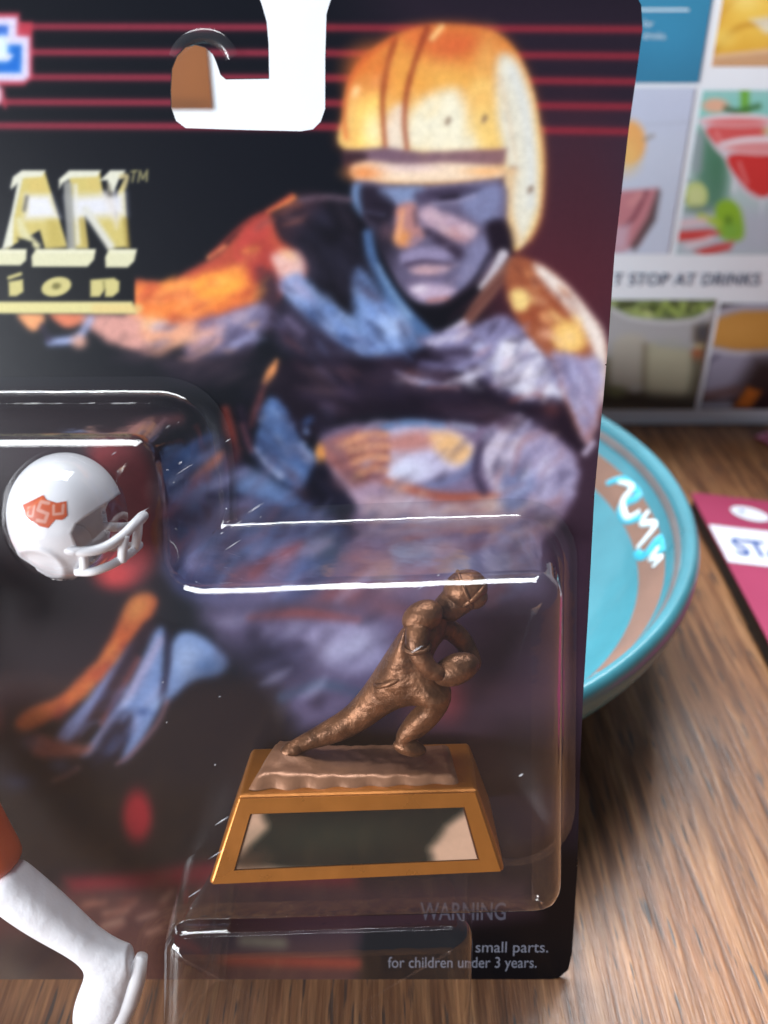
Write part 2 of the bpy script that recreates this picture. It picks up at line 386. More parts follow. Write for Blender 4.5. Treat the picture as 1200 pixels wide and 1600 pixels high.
def p_yellow(k):
    k.blob(1150, 60, 60, 45, (226, 170, 60), 0.9); k.blob(1180, 20, 50, 40, (240, 200, 90), 0.9); k.line([(1112, 85), (1150, 45), (1195, 35), (1260, 20)], 7, (196, 136, 44), 5, 0.8)
    k.line([(1112, 55), (1135, 12), (1175, -20)], 6, (205, 150, 60), 6, 0.7); k.blob(1130, 60, 18, 14, (245, 214, 110), 0.7); k.blob(1165, 0, 20, 14, (248, 222, 130), 0.7)
    k.poly([(1090, 90), (1150, 84), (1330, 60), (1330, 130), (1090, 130)], (205, 160, 120), f=3, smooth=False)
    k.line([(1100, 90), (1330, 66)], 5, (228, 190, 150), 3)
    k.poly([(1172, 30), (1330, 10), (1330, 34), (1196, 52)], (222, 226, 232), 4, 0.7, smooth=False)
carton_panel('mango_photo', upright(1112, 1330, 100, -18, 104), (228, 178, 74), p_yellow, 3, label='printed photo of yellow mango halves on a board')
def p_fruit(k):
    k.poly([(880, 130), (1100, 130), (1100, 200), (880, 200)], (196, 204, 226), f=30, smooth=False)
    k.blob(985, 222, 24, 34, (238, 176, 106), 1, soft=0.25); k.blob(978, 245, 18, 22, (240, 196, 120), 0.8); k.line([(1008, 218), (1020, 212)], 4, (150, 140, 130), 3)
    k.poly([(950, 300), (1028, 294), (1022, 330), (1000, 380), (975, 392), (945, 396)], (196, 128, 136), 4, smooth=False)
    k.poly([(1028, 296), (1032, 300), (1024, 345), (992, 392), (985, 385), (1012, 340)], (92, 74, 78), 4, smooth=False)
    k.line([(966, 362), (990, 340), (1010, 300)], 5, (120, 62, 76), 3); k.line([(985, 318), (1000, 305)], 8, (214, 148, 150), 5)
    k.poly([(955, 355), (985, 350), (978, 390), (950, 392)], (204, 168, 182), 5, smooth=False)
    k.line([(1010, 195), (1100, 190)], 3, (182, 190, 208), 3, 0.8)
carton_panel('fruit_photo', upright(860, 1065, 268, 137, 397), (200, 208, 226), p_fruit, 3, label='printed photo of a peach and pink napkin on pale grey')
def p_cocktail(k):
    k.poly([(1080, 140), (1330, 140), (1330, 200), (1080, 200)], (140, 204, 196), 12, smooth=False)
    k.poly([(1095, 200), (1140, 200), (1132, 330), (1080, 330)], (98, 142, 122), 10, smooth=False)
    k.blob(1120, 260, 16, 50, (72, 124, 96), 0.8); k.line([(1092, 215), (1088, 262)], 14, (150, 158, 168), 6, 0.8)
    k.blob(1118, 165, 20, 11, (226, 178, 150), 1, soft=0.4); k.line([(1135, 170), (1152, 176)], 8, (70, 92, 62), 4); k.line([(1164, 142), (1164, 180)], 13, (112, 174, 62), 4); k.line([(1150, 176), (1185, 166)], 8, (62, 112, 60), 4)
    def coupe(cx, y0, rx, h, foam, liquid, rim):
        k.poly([(cx - rx, y0), (cx - rx * .92, y0 + .35 * h), (cx - rx * .6, y0 + .78 * h), (cx - rx * .14, y0 + h), (cx + rx * .14, y0 + h), (cx + rx * .6, y0 + .78 * h), (cx + rx * .92, y0 + .35 * h), (cx + rx, y0)], (214, 204, 214), 3)
        k.poly([(cx - rx * .84, y0 + .22 * h), (cx - rx * .5, y0 + .72 * h), (cx - rx * .1, y0 + .92 * h), (cx + rx * .1, y0 + .92 * h), (cx + rx * .5, y0 + .72 * h), (cx + rx * .84, y0 + .22 * h)], liquid, 3)
        k.blob(cx, y0 + h * .06, rx * 1.06, h * .16, rim, 1, soft=0.2); k.blob(cx, y0 + h * .10, rx * .92, h * .10, foam, 1, soft=0.3); k.line([(cx - rx * .6, y0 + .35 * h), (cx - rx * .4, y0 + .7 * h)], 4, (240, 170, 170), 3, 0.7)
        k.line([(cx, y0 + h * .98), (cx - 5, y0 + h * 1.75)], 7, (206, 214, 222), 3, 0.95); k.line([(cx - 2, y0 + h), (cx - 6, y0 + h * 1.7)], 2, (240, 244, 248), 2, 0.9)
    coupe(1152, 184, 54, 66, (226, 132, 134), (218, 92, 92), (230, 214, 220)); coupe(1192, 222, 62, 92, (228, 150, 152), (212, 56, 56), (236, 220, 226)); k.line([(1196, 205), (1240, 196)], 10, (210, 204, 150), 4, 0.8)
    k.blob(1087, 306, 19, 22, (192, 206, 130), 1, soft=0.2); k.blob(1087, 306, 12, 14, (210, 218, 156), 0.8, soft=0.5); k.blob(1095, 328, 26, 6, (60, 90, 72), 0.6)
    k.poly([(1060, 335), (1330, 315), (1330, 400), (1060, 400)], (186, 192, 206), 14, 0.9, smooth=False)
    k.poly([(1120, 320), (1140, 312), (1158, 330), (1160, 372), (1130, 372), (1118, 350)], (142, 186, 50), 4); k.line([(1095, 338), (1125, 350)], 10, (176, 200, 70), 4); k.blob(1142, 360, 14, 13, (128, 180, 74), 0.9); k.blob(1138, 344, 6, 7, (92, 130, 40), 0.8)
    k.poly([(1055, 362), (1110, 358), (1125, 364), (1100, 376), (1050, 376)], (210, 66, 62), 4, smooth=False); k.poly([(1085, 392), (1120, 382), (1146, 378), (1140, 390), (1100, 400)], (206, 70, 68), 4, smooth=False)
    k.line([(1060, 350), (1100, 345)], 9, (232, 196, 200), 5); k.line([(1075, 384), (1110, 372)], 7, (236, 214, 218), 5)
carton_panel('cocktail_photo', upright(1077, 1330, 268, 141, 398), (184, 206, 206), p_cocktail, 2.6, label='printed photo of red cocktails with mint and lime')
def p_jars(k):
    k.poly([(860, 470), (1130, 470), (1130, 500), (860, 500)], (106, 128, 66), 10, smooth=False)
    for i in range(26): k.line([(960 + 6 * i + random.uniform(-6, 6), 476 + random.uniform(-4, 18)), (972 + 6 * i + random.uniform(-12, 12), 474 + random.uniform(-2, 22))], random.uniform(4, 9), random.choice([(164, 186, 96), (92, 112, 50), (62, 72, 40), (190, 204, 130), (130, 152, 70)]), 3, 0.9)
    k.poly([(950, 478), (985, 494), (1040, 502), (1085, 498), (1118, 478), (1120, 560), (940, 560)], (170, 170, 172), 4, smooth=False)
    k.line([(955, 482), (985, 497), (1040, 504), (1085, 500), (1112, 484)], 4, (208, 210, 214), 3)
    k.poly([(1085, 510), (1130, 500), (1120, 640), (1070, 640)], (96, 84, 70), 6, smooth=False); k.blob(1088, 556, 10, 14, (176, 100, 62), 0.9, soft=0.5); k.blob(1090, 541, 12, 4, (206, 190, 140), 0.8); k.blob(1086, 598, 12, 20, (46, 52, 46), 0.9); k.blob(1098, 520, 8, 12, (64, 70, 84), 0.8)
    k.poly([(940, 560), (1100, 560), (1090, 640), (930, 640)], (112, 110, 92), 8, smooth=False)
    k.poly([(962, 530), (1010, 530), (1012, 600), (985, 612), (955, 602)], (178, 174, 162), 5); k.poly([(1012, 540), (1074, 540), (1074, 610), (1050, 622), (1012, 618)], (176, 176, 150), 5)
    k.poly([(1016, 552), (1072, 552), (1072, 606), (1050, 616), (1016, 612)], (188, 186, 160), 8, 0.8); k.line([(1030, 535), (1080, 540)], 12, (164, 168, 172), 5, 0.8)
    k.line([(1008, 540), (1006, 600)], 8, (128, 120, 100), 5, 0.8); k.line([(945, 622), (1085, 632)], 24, (62, 58, 52), 8, 0.9); k.blob(962, 612, 14, 9, (120, 132, 92), 0.9); k.blob(992, 608, 8, 5, (176, 180, 176), 0.9)
carton_panel('jar_photo', upright(880, 1102, 555, 468, 640), (150, 152, 142), p_jars, 2.6, label='printed photo of creamy drinks in glass jars under herbs')
def p_soup(k):
    k.poly([(1085, 470), (1330, 470), (1330, 640), (1085, 640)], (58, 48, 52), 3, smooth=False)
    k.poly([(1118, 486), (1170, 474), (1330, 470), (1330, 600), (1180, 610), (1130, 625), (1095, 620)], (158, 156, 178), 6, smooth=False)
    k.poly([(1115, 500), (1160, 486), (1330, 482), (1330, 530), (1200, 548), (1150, 548), (1112, 540)], (198, 142, 66), 4, smooth=False); k.blob(1150, 515, 40, 20, (208, 152, 76), 0.8)
    k.line([(1110, 546), (1150, 552), (1200, 550), (1330, 534)], 5, (206, 204, 214), 3); k.line([(1118, 492), (1165, 478), (1330, 474)], 6, (188, 188, 204), 4)
    k.poly([(1180, 560), (1330, 545), (1330, 650), (1170, 650), (1150, 610)], (40, 28, 28), 14, 0.95, smooth=False); k.line([(1090, 622), (1150, 610)], 14, (112, 82, 80), 6, 0.9); k.line([(1090, 634), (1140, 634)], 8, (190, 196, 214), 4)
    k.poly([(1168, 604), (1190, 612), (1172, 638), (1146, 636)], (196, 108, 34), 4, smooth=False); k.line([(1106, 566), (1122, 556)], 4, (100, 98, 120), 3)
carton_panel('soup_photo', upright(1110, 1340, 555, 474, 640), (150, 150, 168), p_soup, 2.6, label='printed photo of orange soup in a grey bowl')
def p_choc(k):
    k.poly([(100, -60), (340, -60), (340, 40), (100, 40)], (150, 92, 52), 30, smooth=False); k.blob(300, 110, 30, 50, (146, 88, 46), 0.7); k.blob(285, 165, 50, 10, (112, 68, 38), 0.8)
carton_panel('brown_panel', upright(120, 327, 100, -18, 172), (136, 82, 44), p_choc, 5, label='flat brown printed panel seen through the hang hole')
INK_GREY = pbr('grey_ink', (108, 122, 142), 0.5, spec=0.3)
INK_WHITE = pbr('white_ink', (214, 234, 244), 0.5, spec=0.3)
def carton_text(body, px, py, h_px, mat, xs=1.0, space=1.0, off=0.0):
    a = box_at(px, py, 0.0006); s = abs(box_at(px, py - h_px, 0)[1] - box_at(px, py, 0)[1]) / 0.70
    me = text_mesh(body, s, offset=off, xscale=xs, space=space)
    o = link('lettering', me, mat, carton); o.matrix_local = Matrix(((1, 0, 0, a[0]), (0, 0, -1, 0), (0, 1, 0, a[1]), (0, 0, 0, 1))) @ Matrix.Translation((0, 0, a[2]))
    return o
carton_text('T STOP AT DRINKS', 956, 446, 19, INK_GREY, 0.90, 1.10, 0.0001)
carton_text('for', 1004, 42, 11, INK_WHITE); carton_text('drinks.', 1004, 61, 11, INK_WHITE)
p0 = box_at(985, 13.5, 0.0006); p1 = box_at(1076, 17, 0.0006)
me = mesh_from([(p0[0], -0.0006, p0[2 - 1]), (p1[0], -0.0006, p0[1]), (p1[0], -0.0006, p1[1]), (p0[0], -0.0006, p1[1])], [(0, 3, 2, 1)]); link('rule_line', me, INK_WHITE, carton)

# ================================================================== BOWL
BC = Vector((-0.0245, 0.2925, 0))
TEAL = pbr('turquoise_glaze', (64, 134, 148), 0.30, noise=0.24, nscale=26, bump=0.0004, bscale=55, coat=0.3)
TERRA = pbr('terracotta', (138, 102, 86), 0.55, noise=0.16, nscale=60, bump=0.0002, bscale=160)
GREYCLAY = pbr('bare_clay_line', (112, 104, 104), 0.6, noise=0.2, nscale=80)
GLAZE_W = pbr('white_glaze', (226, 240, 244), 0.3, noise=0.04)
GLAZE_B = pbr('light_blue_glaze', (70, 186, 210), 0.3, noise=0.08)
bowl = empty('bowl', Matrix.Translation(BC), 'turquoise glazed bowl with terracotta inner band, behind the leaning toy card', 'bowl')
rim = [(0.070, 0.0), (0.072, 0.004), (0.095, 0.012), (0.118, 0.024), (0.1295, 0.036), (0.1335, 0.0425), (0.1365, 0.0455), (0.1380, 0.0490), (0.1385, 0.0525), (0.1378, 0.0556), (0.1362, 0.0572), (0.1345, 0.0570), (0.1330, 0.0555), (0.1322, 0.0532)]
def smooth_prof(p, n=4): return [tuple(q) for q in crom(p, n, False)]
bot = [(0.070, 0.0), (0.055, 0.0), (0.05, 0.002), (0.0005, 0.002)]
link('rim', lathe_mesh(smooth_prof(rim), 220), TEAL, bowl, True)
link('foot', lathe_mesh(bot, 120), TERRA, bowl, True)
link('groove', lathe_mesh(smooth_prof([(0.1322, 0.0532), (0.1312, 0.0516), (0.1306, 0.0500)]), 220), GREYCLAY, bowl, True)
link('inner_band', lathe_mesh(smooth_prof([(0.1306, 0.0500), (0.1302, 0.0488), (0.1292, 0.0468), (0.1282, 0.0450)]), 220), TEAL, bowl, True)
wall = smooth_prof([(0.1282, 0.0450), (0.1262, 0.0425), (0.1232, 0.0388), (0.1205, 0.0350)])
link('terracotta_band', lathe_mesh(wall, 220), TERRA, bowl, True)
link('bowl_floor', lathe_mesh(smooth_prof([(0.1205, 0.0350), (0.1150, 0.0290), (0.104, 0.0205), (0.085, 0.0135), (0.055, 0.0100), (0.025, 0.0090), (0.0004, 0.0088)]), 200), TEAL, bowl, True)
def wall_pt(th, t, lift):
    i = t * (len(wall) - 1); k = min(int(i), len(wall) - 2); f = i - k
    r = wall[k][0] * (1 - f) + wall[k + 1][0] * f; z = wall[k][1] * (1 - f) + wall[k + 1][1] * f
    nr, nz = -0.79, 0.61
    return Vector(((r + nr * lift) * math.cos(th), (r + nr * lift) * math.sin(th), z + nz * lift))
def glaze_stroke(pts, w, mat, lift):
    """painted line on the bowl wall, (angle degrees, 0..1 down the band)"""
    P = crom(pts, 6, False); verts, faces = [], []
    cen = [wall_pt(R(p[0]), min(max(p[1], 0), 1), lift) for p in P]
    n = len(P)
    for i in range(n):
        t = (cen[min(i + 1, n - 1)] - cen[max(i - 1, 0)]).normalized(); th = R(P[i][0]); nn = Vector((-0.79 * math.cos(th), -0.79 * math.sin(th), 0.61))
        b = t.cross(nn).normalized(); ww = w * (0.55 + 0.45 * math.sin(math.pi * (i + 1) / (n + 1))) / 2
        verts += [cen[i] + b * ww - nn * 0.0003, cen[i] + b * ww * 0.7 + nn * 0.00005, cen[i] - b * ww * 0.7 + nn * 0.00005, cen[i] - b * ww - nn * 0.0003]
    for i in range(n - 1):
        for k in range(3): faces.append((4 * i + k, 4 * i + k + 1, 4 * i + 4 + k + 1, 4 * i + 4 + k))
    link('glaze_stroke', mesh_from(verts, faces), mat, bowl, True)
for base in (-10.0, 50.0, 110.0, 170.0, 230.0, 290.0):
    def gs(pts, w, mat, lift): glaze_stroke([(base + a * 1.55, t) for a, t in pts], w, mat, lift)
    gs([(17, .62), (15, .15), (11, .1), (12, .75), (9, .8), (7, .2)], 0.0042, GLAZE_B, 0.0003)
    gs([(3, .95), (1, .7), (2, .2), (-1, .12)], 0.0052, GLAZE_B, 0.0003)
    gs([(15.5, .35), (13, .08), (12.4, .62), (9.5, .78), (8.6, .35)], 0.0032, GLAZE_W, 0.0005)
    gs([(7.6, .1), (6.6, .5), (4.6, .12), (3.2, .86)], 0.0032, GLAZE_W, 0.0005)
    gs([(.5, .2), (-.6, .55), (-1.6, .2), (-2.4, .5)], 0.0028, GLAZE_W, 0.0005)

# ================================================================== FLAT CARDS LYING ON THE TABLE
MAROON = pbr('rose_card', (164, 56, 92), 0.35, noise=0.06, nscale=30)
BLACKC = pbr('shade_wedge_black', (14, 12, 14), 0.6)
WHITEC = pbr('white_stripe', (226, 230, 240), 0.4)
BLUEI = pbr('blue_ink', (36, 84, 160), 0.4)
def lying_card(corner, ang, tilt, w, h, label, decorate):
    M = Matrix.Translation(corner) @ Matrix.Rotation(ang, 4, 'Z') @ Matrix.Rotation(tilt, 4, 'Y')     # x right, -y down the card
    root = empty('blister_card', M, label, 'toy card', None)
    out = round_poly([(0, 0), (w, 0), (w, -h), (0, -h)], 0.003)
    bm = bmesh.new(); vs_ = [bm.verts.new((p[0], p[1], 0)) for p in out]; f = bm.faces.new(vs_); r = bmesh.ops.extrude_face_region(bm, geom=[f])
    for v in [g for g in r['geom'] if isinstance(g, bmesh.types.BMVert)]: v.co.z -= 0.0008
    link('printed_board', bm_mesh(bm), MAROON, root)
    decorate(root, w, h); return root
def flat_poly(root, name, pts, mat, z):
    link(name, mesh_from([(p[0], p[1], z) for p in pts], [tuple(range(len(pts)))[::-1]]), mat, root)
def deco_a(root, w, h):
    flat_poly(root, 'white_band', [(0.0003, -0.0300), (w - 0.0003, -0.0300), (w - 0.0003, -0.0600), (0.0003, -0.0600)], WHITEC, 0.0003)
    e = [(0.0240 + 0.0088 * math.cos(t), -0.0155 + 0.0064 * math.sin(t) - 0.10 * 0.0088 * math.cos(t)) for t in np.linspace(0, 2 * math.pi, 40, endpoint=False)]
    flat_poly(root, 'ball_emblem', e, WHITEC, 0.0004)
    d = [(0.0205 + 0.0012 * math.cos(t), -0.0140 + 0.0012 * math.sin(t)) for t in np.linspace(0, 2 * math.pi, 14, endpoint=False)]
    flat_poly(root, 'emblem_dot', d, BLUEI, 0.0006)
    me = text_mesh('STA', 0.0185, offset=0.0003, shear=0.0, xscale=0.78); o = link('lettering', me, BLUEI, root); o.location = (0.0062, -0.0530, 0.0006)
    me = tube_mesh([(0.0262 + 0.005 * math.cos(t), -0.0525 + 0.0075 * math.sin(t), 0.0003) for t in np.linspace(R(120), R(260), 14)], 0.0009, 6); link('emblem_arc', me, BLUEI, root)
    bm = bmesh.new()     # black wedge added for the dark side and shadow under the raised edge
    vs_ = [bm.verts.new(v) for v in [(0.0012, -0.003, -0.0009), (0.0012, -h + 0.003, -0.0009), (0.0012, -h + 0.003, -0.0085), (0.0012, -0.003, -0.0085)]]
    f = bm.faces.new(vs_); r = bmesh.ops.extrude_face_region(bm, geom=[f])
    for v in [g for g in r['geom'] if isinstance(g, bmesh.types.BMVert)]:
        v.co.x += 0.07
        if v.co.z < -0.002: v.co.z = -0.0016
    link('added_shade_wedge', bm_mesh(bm), BLACKC, root)
c1 = table_at(1079, 769, 0.0100)
lying_card(c1, R(-2), R(6.5), 0.165, 0.20, 'rose red card with white STA stripe lying on the table beside the bowl', deco_a)
def deco_b(root, w, h):
    flat_poly(root, 'pale_border', [(0.001, -0.001), (w - .001, -0.001), (w - .001, -0.003), (0.003, -0.003), (0.003, -h + .001), (0.001, -h + .001)], pbr('pink_border', (214, 150, 176), 0.4), 0.0003)
c2 = table_at(1177, 681, 0.0012)
lying_card(c2, R(28), 0.0, 0.12, 0.05, 'plain rose card corner lying flat on the table in front of the carton', deco_b)

# ================================================================== THE LEANING TOY CARD
card = empty('toy_card', CARD, 'dark toy blister card printed with a bronze helmeted player, leaning on the turquoise bowl', 'toy card')
SLOT = [(396, -28), (408, 4), (416, 32), (419, 66), (420, 122), (352, 123), (344, 116), (338, 98), (332, 84), (319, 73), (304, 69), (289, 73), (276, 86), (268, 106), (266, 140), (267, 168), (274, 188), (290, 200), (380, 203), (470, 205), (489, 202), (501, 190), (508, 170), (508, 90), (510, 22), (516, 2), (530, -28)]
EDGE = [(-430, -28)] + SLOT + [(965, -26), (990, -16), (1002, 8), (1004, 45), (994, 120), (982, 205), (960, 400), (951, 530), (941, 640), (929, 770), (919, 960), (911, 1090), (907, 1180), (902, 1360), (894, 1490), (888, 1515), (872, 1529), (850, 1531), (-430, 1531)]
EDGE_A = np.array(EDGE, float)
BOARD = pbr('board_edge', (70, 66, 66), 0.8, noise=0.1)
pts = card_at(EDGE_A[:, 0], EDGE_A[:, 1], 0)
bm = bmesh.new(); vs_ = [bm.verts.new((p[0], p[1], -0.00012)) for p in pts]; f = bm.faces.new(vs_); r = bmesh.ops.extrude_face_region(bm, geom=[f])
for v in [g for g in r['geom'] if isinstance(g, bmesh.types.BMVert)]: v.co.z -= 0.0006
bmesh.ops.triangulate(bm, faces=[f for f in bm.faces if len(f.verts) > 4])
link('board', bm_mesh(bm), BOARD, card)

ST = 2.35
xs = np.concatenate([np.arange(-434, -12, 14), np.arange(-8, 1010, ST)]); ys = np.arange(-32, 1536, ST)
me, gx, gy = sheet(xs, ys, lambda a, b: poly_sdf(a, b, EDGE_A), lambda a, b: card_at(a, b, 0.0), ST)
GX, GY = np.meshgrid(xs, ys)
K = Ink(GX.ravel(), GY.ravel(), (15, 18, 27))
def gauss(C, sig):
    k = np.arange(-int(3 * sig + 1), int(3 * sig + 2)); g = np.exp(-k * k / (2 * sig * sig)); g /= g.sum(); A = C.reshape(len(ys), len(xs), 3)
    for ax in (0, 1):
        p = [(0, 0)] * 3; p[ax] = (len(k) // 2, len(k) // 2); B = np.pad(A, p, mode='edge'); A = sum(g[i] * (B[i:i + len(ys)] if ax == 0 else B[:, i:i + len(xs)]) for i in range(len(k)))
    return A.reshape(-1, 3)

# ---- backdrop of the print: near-black, warming to plum on the right
K.poly([(560, -60), (1100, -60), (1100, 420), (700, 420)], (40, 31, 44), 120, 0.9, smooth=False)
K.poly([(780, 180), (1100, 180), (1100, 1250), (860, 1250), (820, 700)], (58, 40, 54), 60, 0.95, smooth=False)
K.blob(880, 440, 130, 120, (88, 36, 44), 0.75); K.blob(900, 300, 60, 120, (66, 34, 44), 0.6)
K.poly([(560, 860), (930, 840), (930, 1230), (700, 1250), (560, 1100)], (74, 54, 72), 50, 0.9, smooth=False)
K.poly([(-440, 610), (240, 610), (250, 900), (240, 1000), (60, 1120), (-440, 1200)], (50, 36, 42), 40, 0.95, smooth=False)
K.blob(60, 940, 130, 60, (34, 24, 30), 0.8); K.blob(20, 1010, 60, 40, (66, 52, 56), 0.5); K.blob(-10, 780, 40, 90, (52, 46, 48), 0.7); K.blob(120, 1030, 90, 40, (44, 34, 38), 0.6)
K.poly([(780, 1120), (930, 1100), (930, 1380), (780, 1400)], (40, 32, 46), 40, 0.8, smooth=False); K.poly([(860, 1320), (930, 1320), (930, 1560), (560, 1560), (560, 1470)], (10, 9, 13), 30, 1, smooth=False)

# ---- red rules across the top
for yl, yr in ((42, 46), (82, 88), (121, 128), (160, 167), (197, 206)):
    K.line([(-440, yl - 2), (520, yl + 1)], 10.5, (140, 48, 66), 2.2, smooth=False); K.line([(500, yl + 1), (1012, yr)], 11.5, (126, 40, 54), 2.2, smooth=False)

# ---- corner badge, red outline, white, blue
K.poly([(-60, 20), (31, 20), (31, 34), (51, 34), (51, 122), (38, 134), (-60, 134)], (176, 60, 76), 2.5, smooth=False)
K.poly([(-60, 27), (27, 27), (26, 56), (46, 57), (46, 120), (38, 127), (-60, 127)], (208, 206, 232), 2.5, smooth=False)
K.poly([(-60, 40), (13, 40), (12, 56), (-60, 57)], (44, 96, 190), 2.5, smooth=False)
K.poly([(11, 70), (34, 70), (33, 114), (-60, 112), (-60, 96), (14, 96), (22, 86), (11, 82)], (28, 102, 192), 2.5, smooth=False); K.blob(2, 74, 9, 16, (206, 232, 246), 1)
K.blob(-22, 148, 26, 22, (212, 190, 205), 1, soft=0.12); K.line([(8, 168), (4, 140)], 5, (170, 64, 80), 3)

LINES = K.c.copy()
# ---- bronze figure: old leather helmet
K.fs = 1.2
HEL = [(537, 233), (535, 180), (543, 130), (567, 90), (613, 57), (667, 40), (707, 38), (760, 45), (797, 67), (820, 103), (837, 153), (847, 220), (850, 267), (843, 337), (827, 373), (803, 392), (793, 353), (786, 300), (782, 262), (660, 250)]
K.poly(HEL, (150, 70, 40), 16, 0.55)
K.poly(HEL, (206, 128, 62), 4, 1, col2=(226, 186, 112), ax=((690, 60), (680, 200)))
K.blob(715, 72, 50, 26, (200, 96, 56), 0.9); K.blob(660, 60, 40, 18, (206, 104, 58), 0.7); K.blob(580, 110, 34, 34, (208, 112, 52), 0.9); K.blob(745, 98, 26, 18, (204, 120, 60), 0.8)
K.blob(700, 125, 60, 24, (224, 168, 84), 0.9); K.blob(640, 125, 26, 40, (220, 152, 70), 0.8); K.blob(765, 100, 20, 40, (216, 164, 92), 0.7)
K.poly([(565, 160), (600, 150), (600, 232), (560, 232), (556, 200)], (240, 200, 108), 12); K.blob(585, 205, 16, 26, (240, 226, 176), 0.9)
K.poly([(604, 180), (632, 165), (634, 233), (602, 233)], (226, 214, 200), 8, 0.9)
K.poly([(642, 172), (700, 140), (722, 150), (728, 190), (755, 232), (640, 234)], (226, 220, 194), 12); K.blob(700, 190, 40, 34, (224, 222, 200), 0.8)
K.poly([(735, 140), (772, 130), (780, 190), (786, 236), (750, 236)], (230, 196, 118), 12, 0.85)
K.poly([(778, 92), (805, 92), (828, 145), (838, 210), (842, 270), (838, 335), (812, 384), (800, 350), (792, 300), (788, 240), (776, 170)], (210, 208, 192), 9); K.line([(800, 110), (820, 170), (830, 250), (830, 320)], 12, (204, 210, 210), 9, 0.8); K.line([(782, 120), (796, 190), (806, 250)], 5, (206, 186, 158), 5, 0.7)
K.line([(800, 270), (794, 330), (806, 372)], 14, (206, 172, 128), 8, 0.8); K.line([(800, 262), (806, 262)], 4, (150, 120, 100), 4)
K.line([(618, 62), (606, 100), (598, 150), (599, 196), (602, 230)], [9, 8, 8, 7, 6], (146, 66, 40), 3.5, 0.95); K.line([(668, 44), (650, 92), (636, 142), (632, 190), (636, 232)], [10, 8, 8, 7, 6], (140, 62, 40), 3.5, 0.95)
K.line([(626, 66), (616, 110)], 6, (222, 150, 70), 4, 0.8); K.line([(690, 42), (675, 60)], 8, (240, 196, 130), 3); K.blob(556, 143, 5, 9, (246, 206, 150), 1, 25); K.line([(541, 215), (538, 180), (546, 132), (568, 94), (614, 60)], 6, (198, 92, 50), 4, 0.85)
for (hx, hy) in ((700, 189), (757, 186), (829, 296)): K.blob(hx, hy, 4, 7, (120, 98, 84), 0.9, 25, 0.6)
K.line([(848, 200), (851, 268), (845, 338), (828, 376)], 4, (196, 140, 90), 4, 0.8)
# brow band and brim
K.poly([(538, 236), (600, 230), (660, 238), (792, 232), (788, 258), (700, 258), (620, 256), (540, 258)], (112, 88, 104), 4, col2=(130, 96, 100), ax=((600, 0), (780, 0)), smooth=False); K.poly([(537, 238), (572, 240), (565, 262), (538, 262)], (58, 38, 46), 6)
K.poly([(548, 262), (575, 252), (640, 258), (700, 254), (782, 262), (776, 280), (690, 286), (610, 288), (560, 284)], (230, 208, 182), 5); K.blob(568, 270, 26, 12, (218, 134, 76), 0.9); K.blob(760, 268, 30, 6, (226, 170, 112), 0.9); K.blob(640, 262, 40, 6, (206, 182, 184), 0.8); K.line([(590, 284), (680, 287), (770, 278)], 5, (214, 160, 106), 3, 0.8)
# face
K.poly([(552, 286), (620, 290), (700, 290), (782, 282), (792, 330), (780, 385), (752, 430), (706, 468), (655, 474), (624, 448), (600, 405), (566, 350)], (92, 86, 112), 5)
K.poly([(552, 290), (568, 292), (570, 320), (562, 345), (550, 335)], (104, 132, 172), 5); K.poly([(564, 292), (604, 300), (618, 326), (600, 350), (570, 340)], (34, 29, 42), 7); K.blob(600, 372, 22, 40, (30, 26, 38), 0.9); K.blob(604, 362, 9, 12, (96, 72, 84), 0.7)
K.poly([(594, 296), (660, 292), (652, 312), (632, 322), (606, 312)], (120, 136, 172), 6); K.poly([(652, 300), (720, 292), (764, 290), (735, 308), (690, 318), (656, 316)], (72, 64, 88), 7)
K.poly([(720, 304), (775, 288), (784, 320), (770, 350), (735, 340)], (126, 134, 172), 9, 0.8, tex=0.4)
K.poly([(622, 322), (648, 318), (654, 350), (664, 368), (640, 386), (618, 380), (618, 350)], (172, 124, 122), 5); K.blob(628, 372, 12, 12, (206, 138, 84), 1, soft=0.8); K.line([(624, 330), (622, 364)], 8, (196, 132, 110), 4, 0.8); K.line([(648, 330), (650, 352)], 5, (70, 56, 74), 4, 0.8)
K.poly([(660, 326), (700, 336), (738, 352), (735, 376), (700, 368), (664, 352)], (170, 144, 162), 8); K.blob(712, 366, 20, 10, (176, 132, 134), 0.8, 20); K.blob(672, 330, 10, 9, (186, 160, 174), 0.8)
K.line([(668, 362), (694, 380), (720, 398), (738, 404)], [10, 15, 16, 8], (54, 44, 62), 6); K.poly([(628, 396), (660, 386), (694, 390), (704, 406), (650, 408), (628, 410)], (138, 130, 162), 6); K.line([(634, 414), (664, 408), (704, 414)], 5, (66, 52, 72), 3.5)
K.poly([(640, 420), (666, 414), (702, 418), (690, 428), (652, 430)], (182, 150, 158), 4); K.line([(640, 438), (690, 434)], 7, (104, 92, 120), 5, 0.8); K.poly([(640, 448), (664, 442), (700, 446), (712, 456), (690, 470), (660, 470), (646, 460)], (178, 160, 184), 7); K.blob(656, 452, 10, 6, (216, 208, 220), 0.8); K.line([(670, 470), (700, 466)], 6, (160, 100, 92), 4, 0.8)
K.poly([(736, 380), (770, 372), (758, 420), (722, 452), (716, 430)], (122, 122, 156), 9, 0.9); K.poly([(760, 350), (790, 346), (802, 388), (784, 420), (768, 396)], (30, 22, 34), 7)
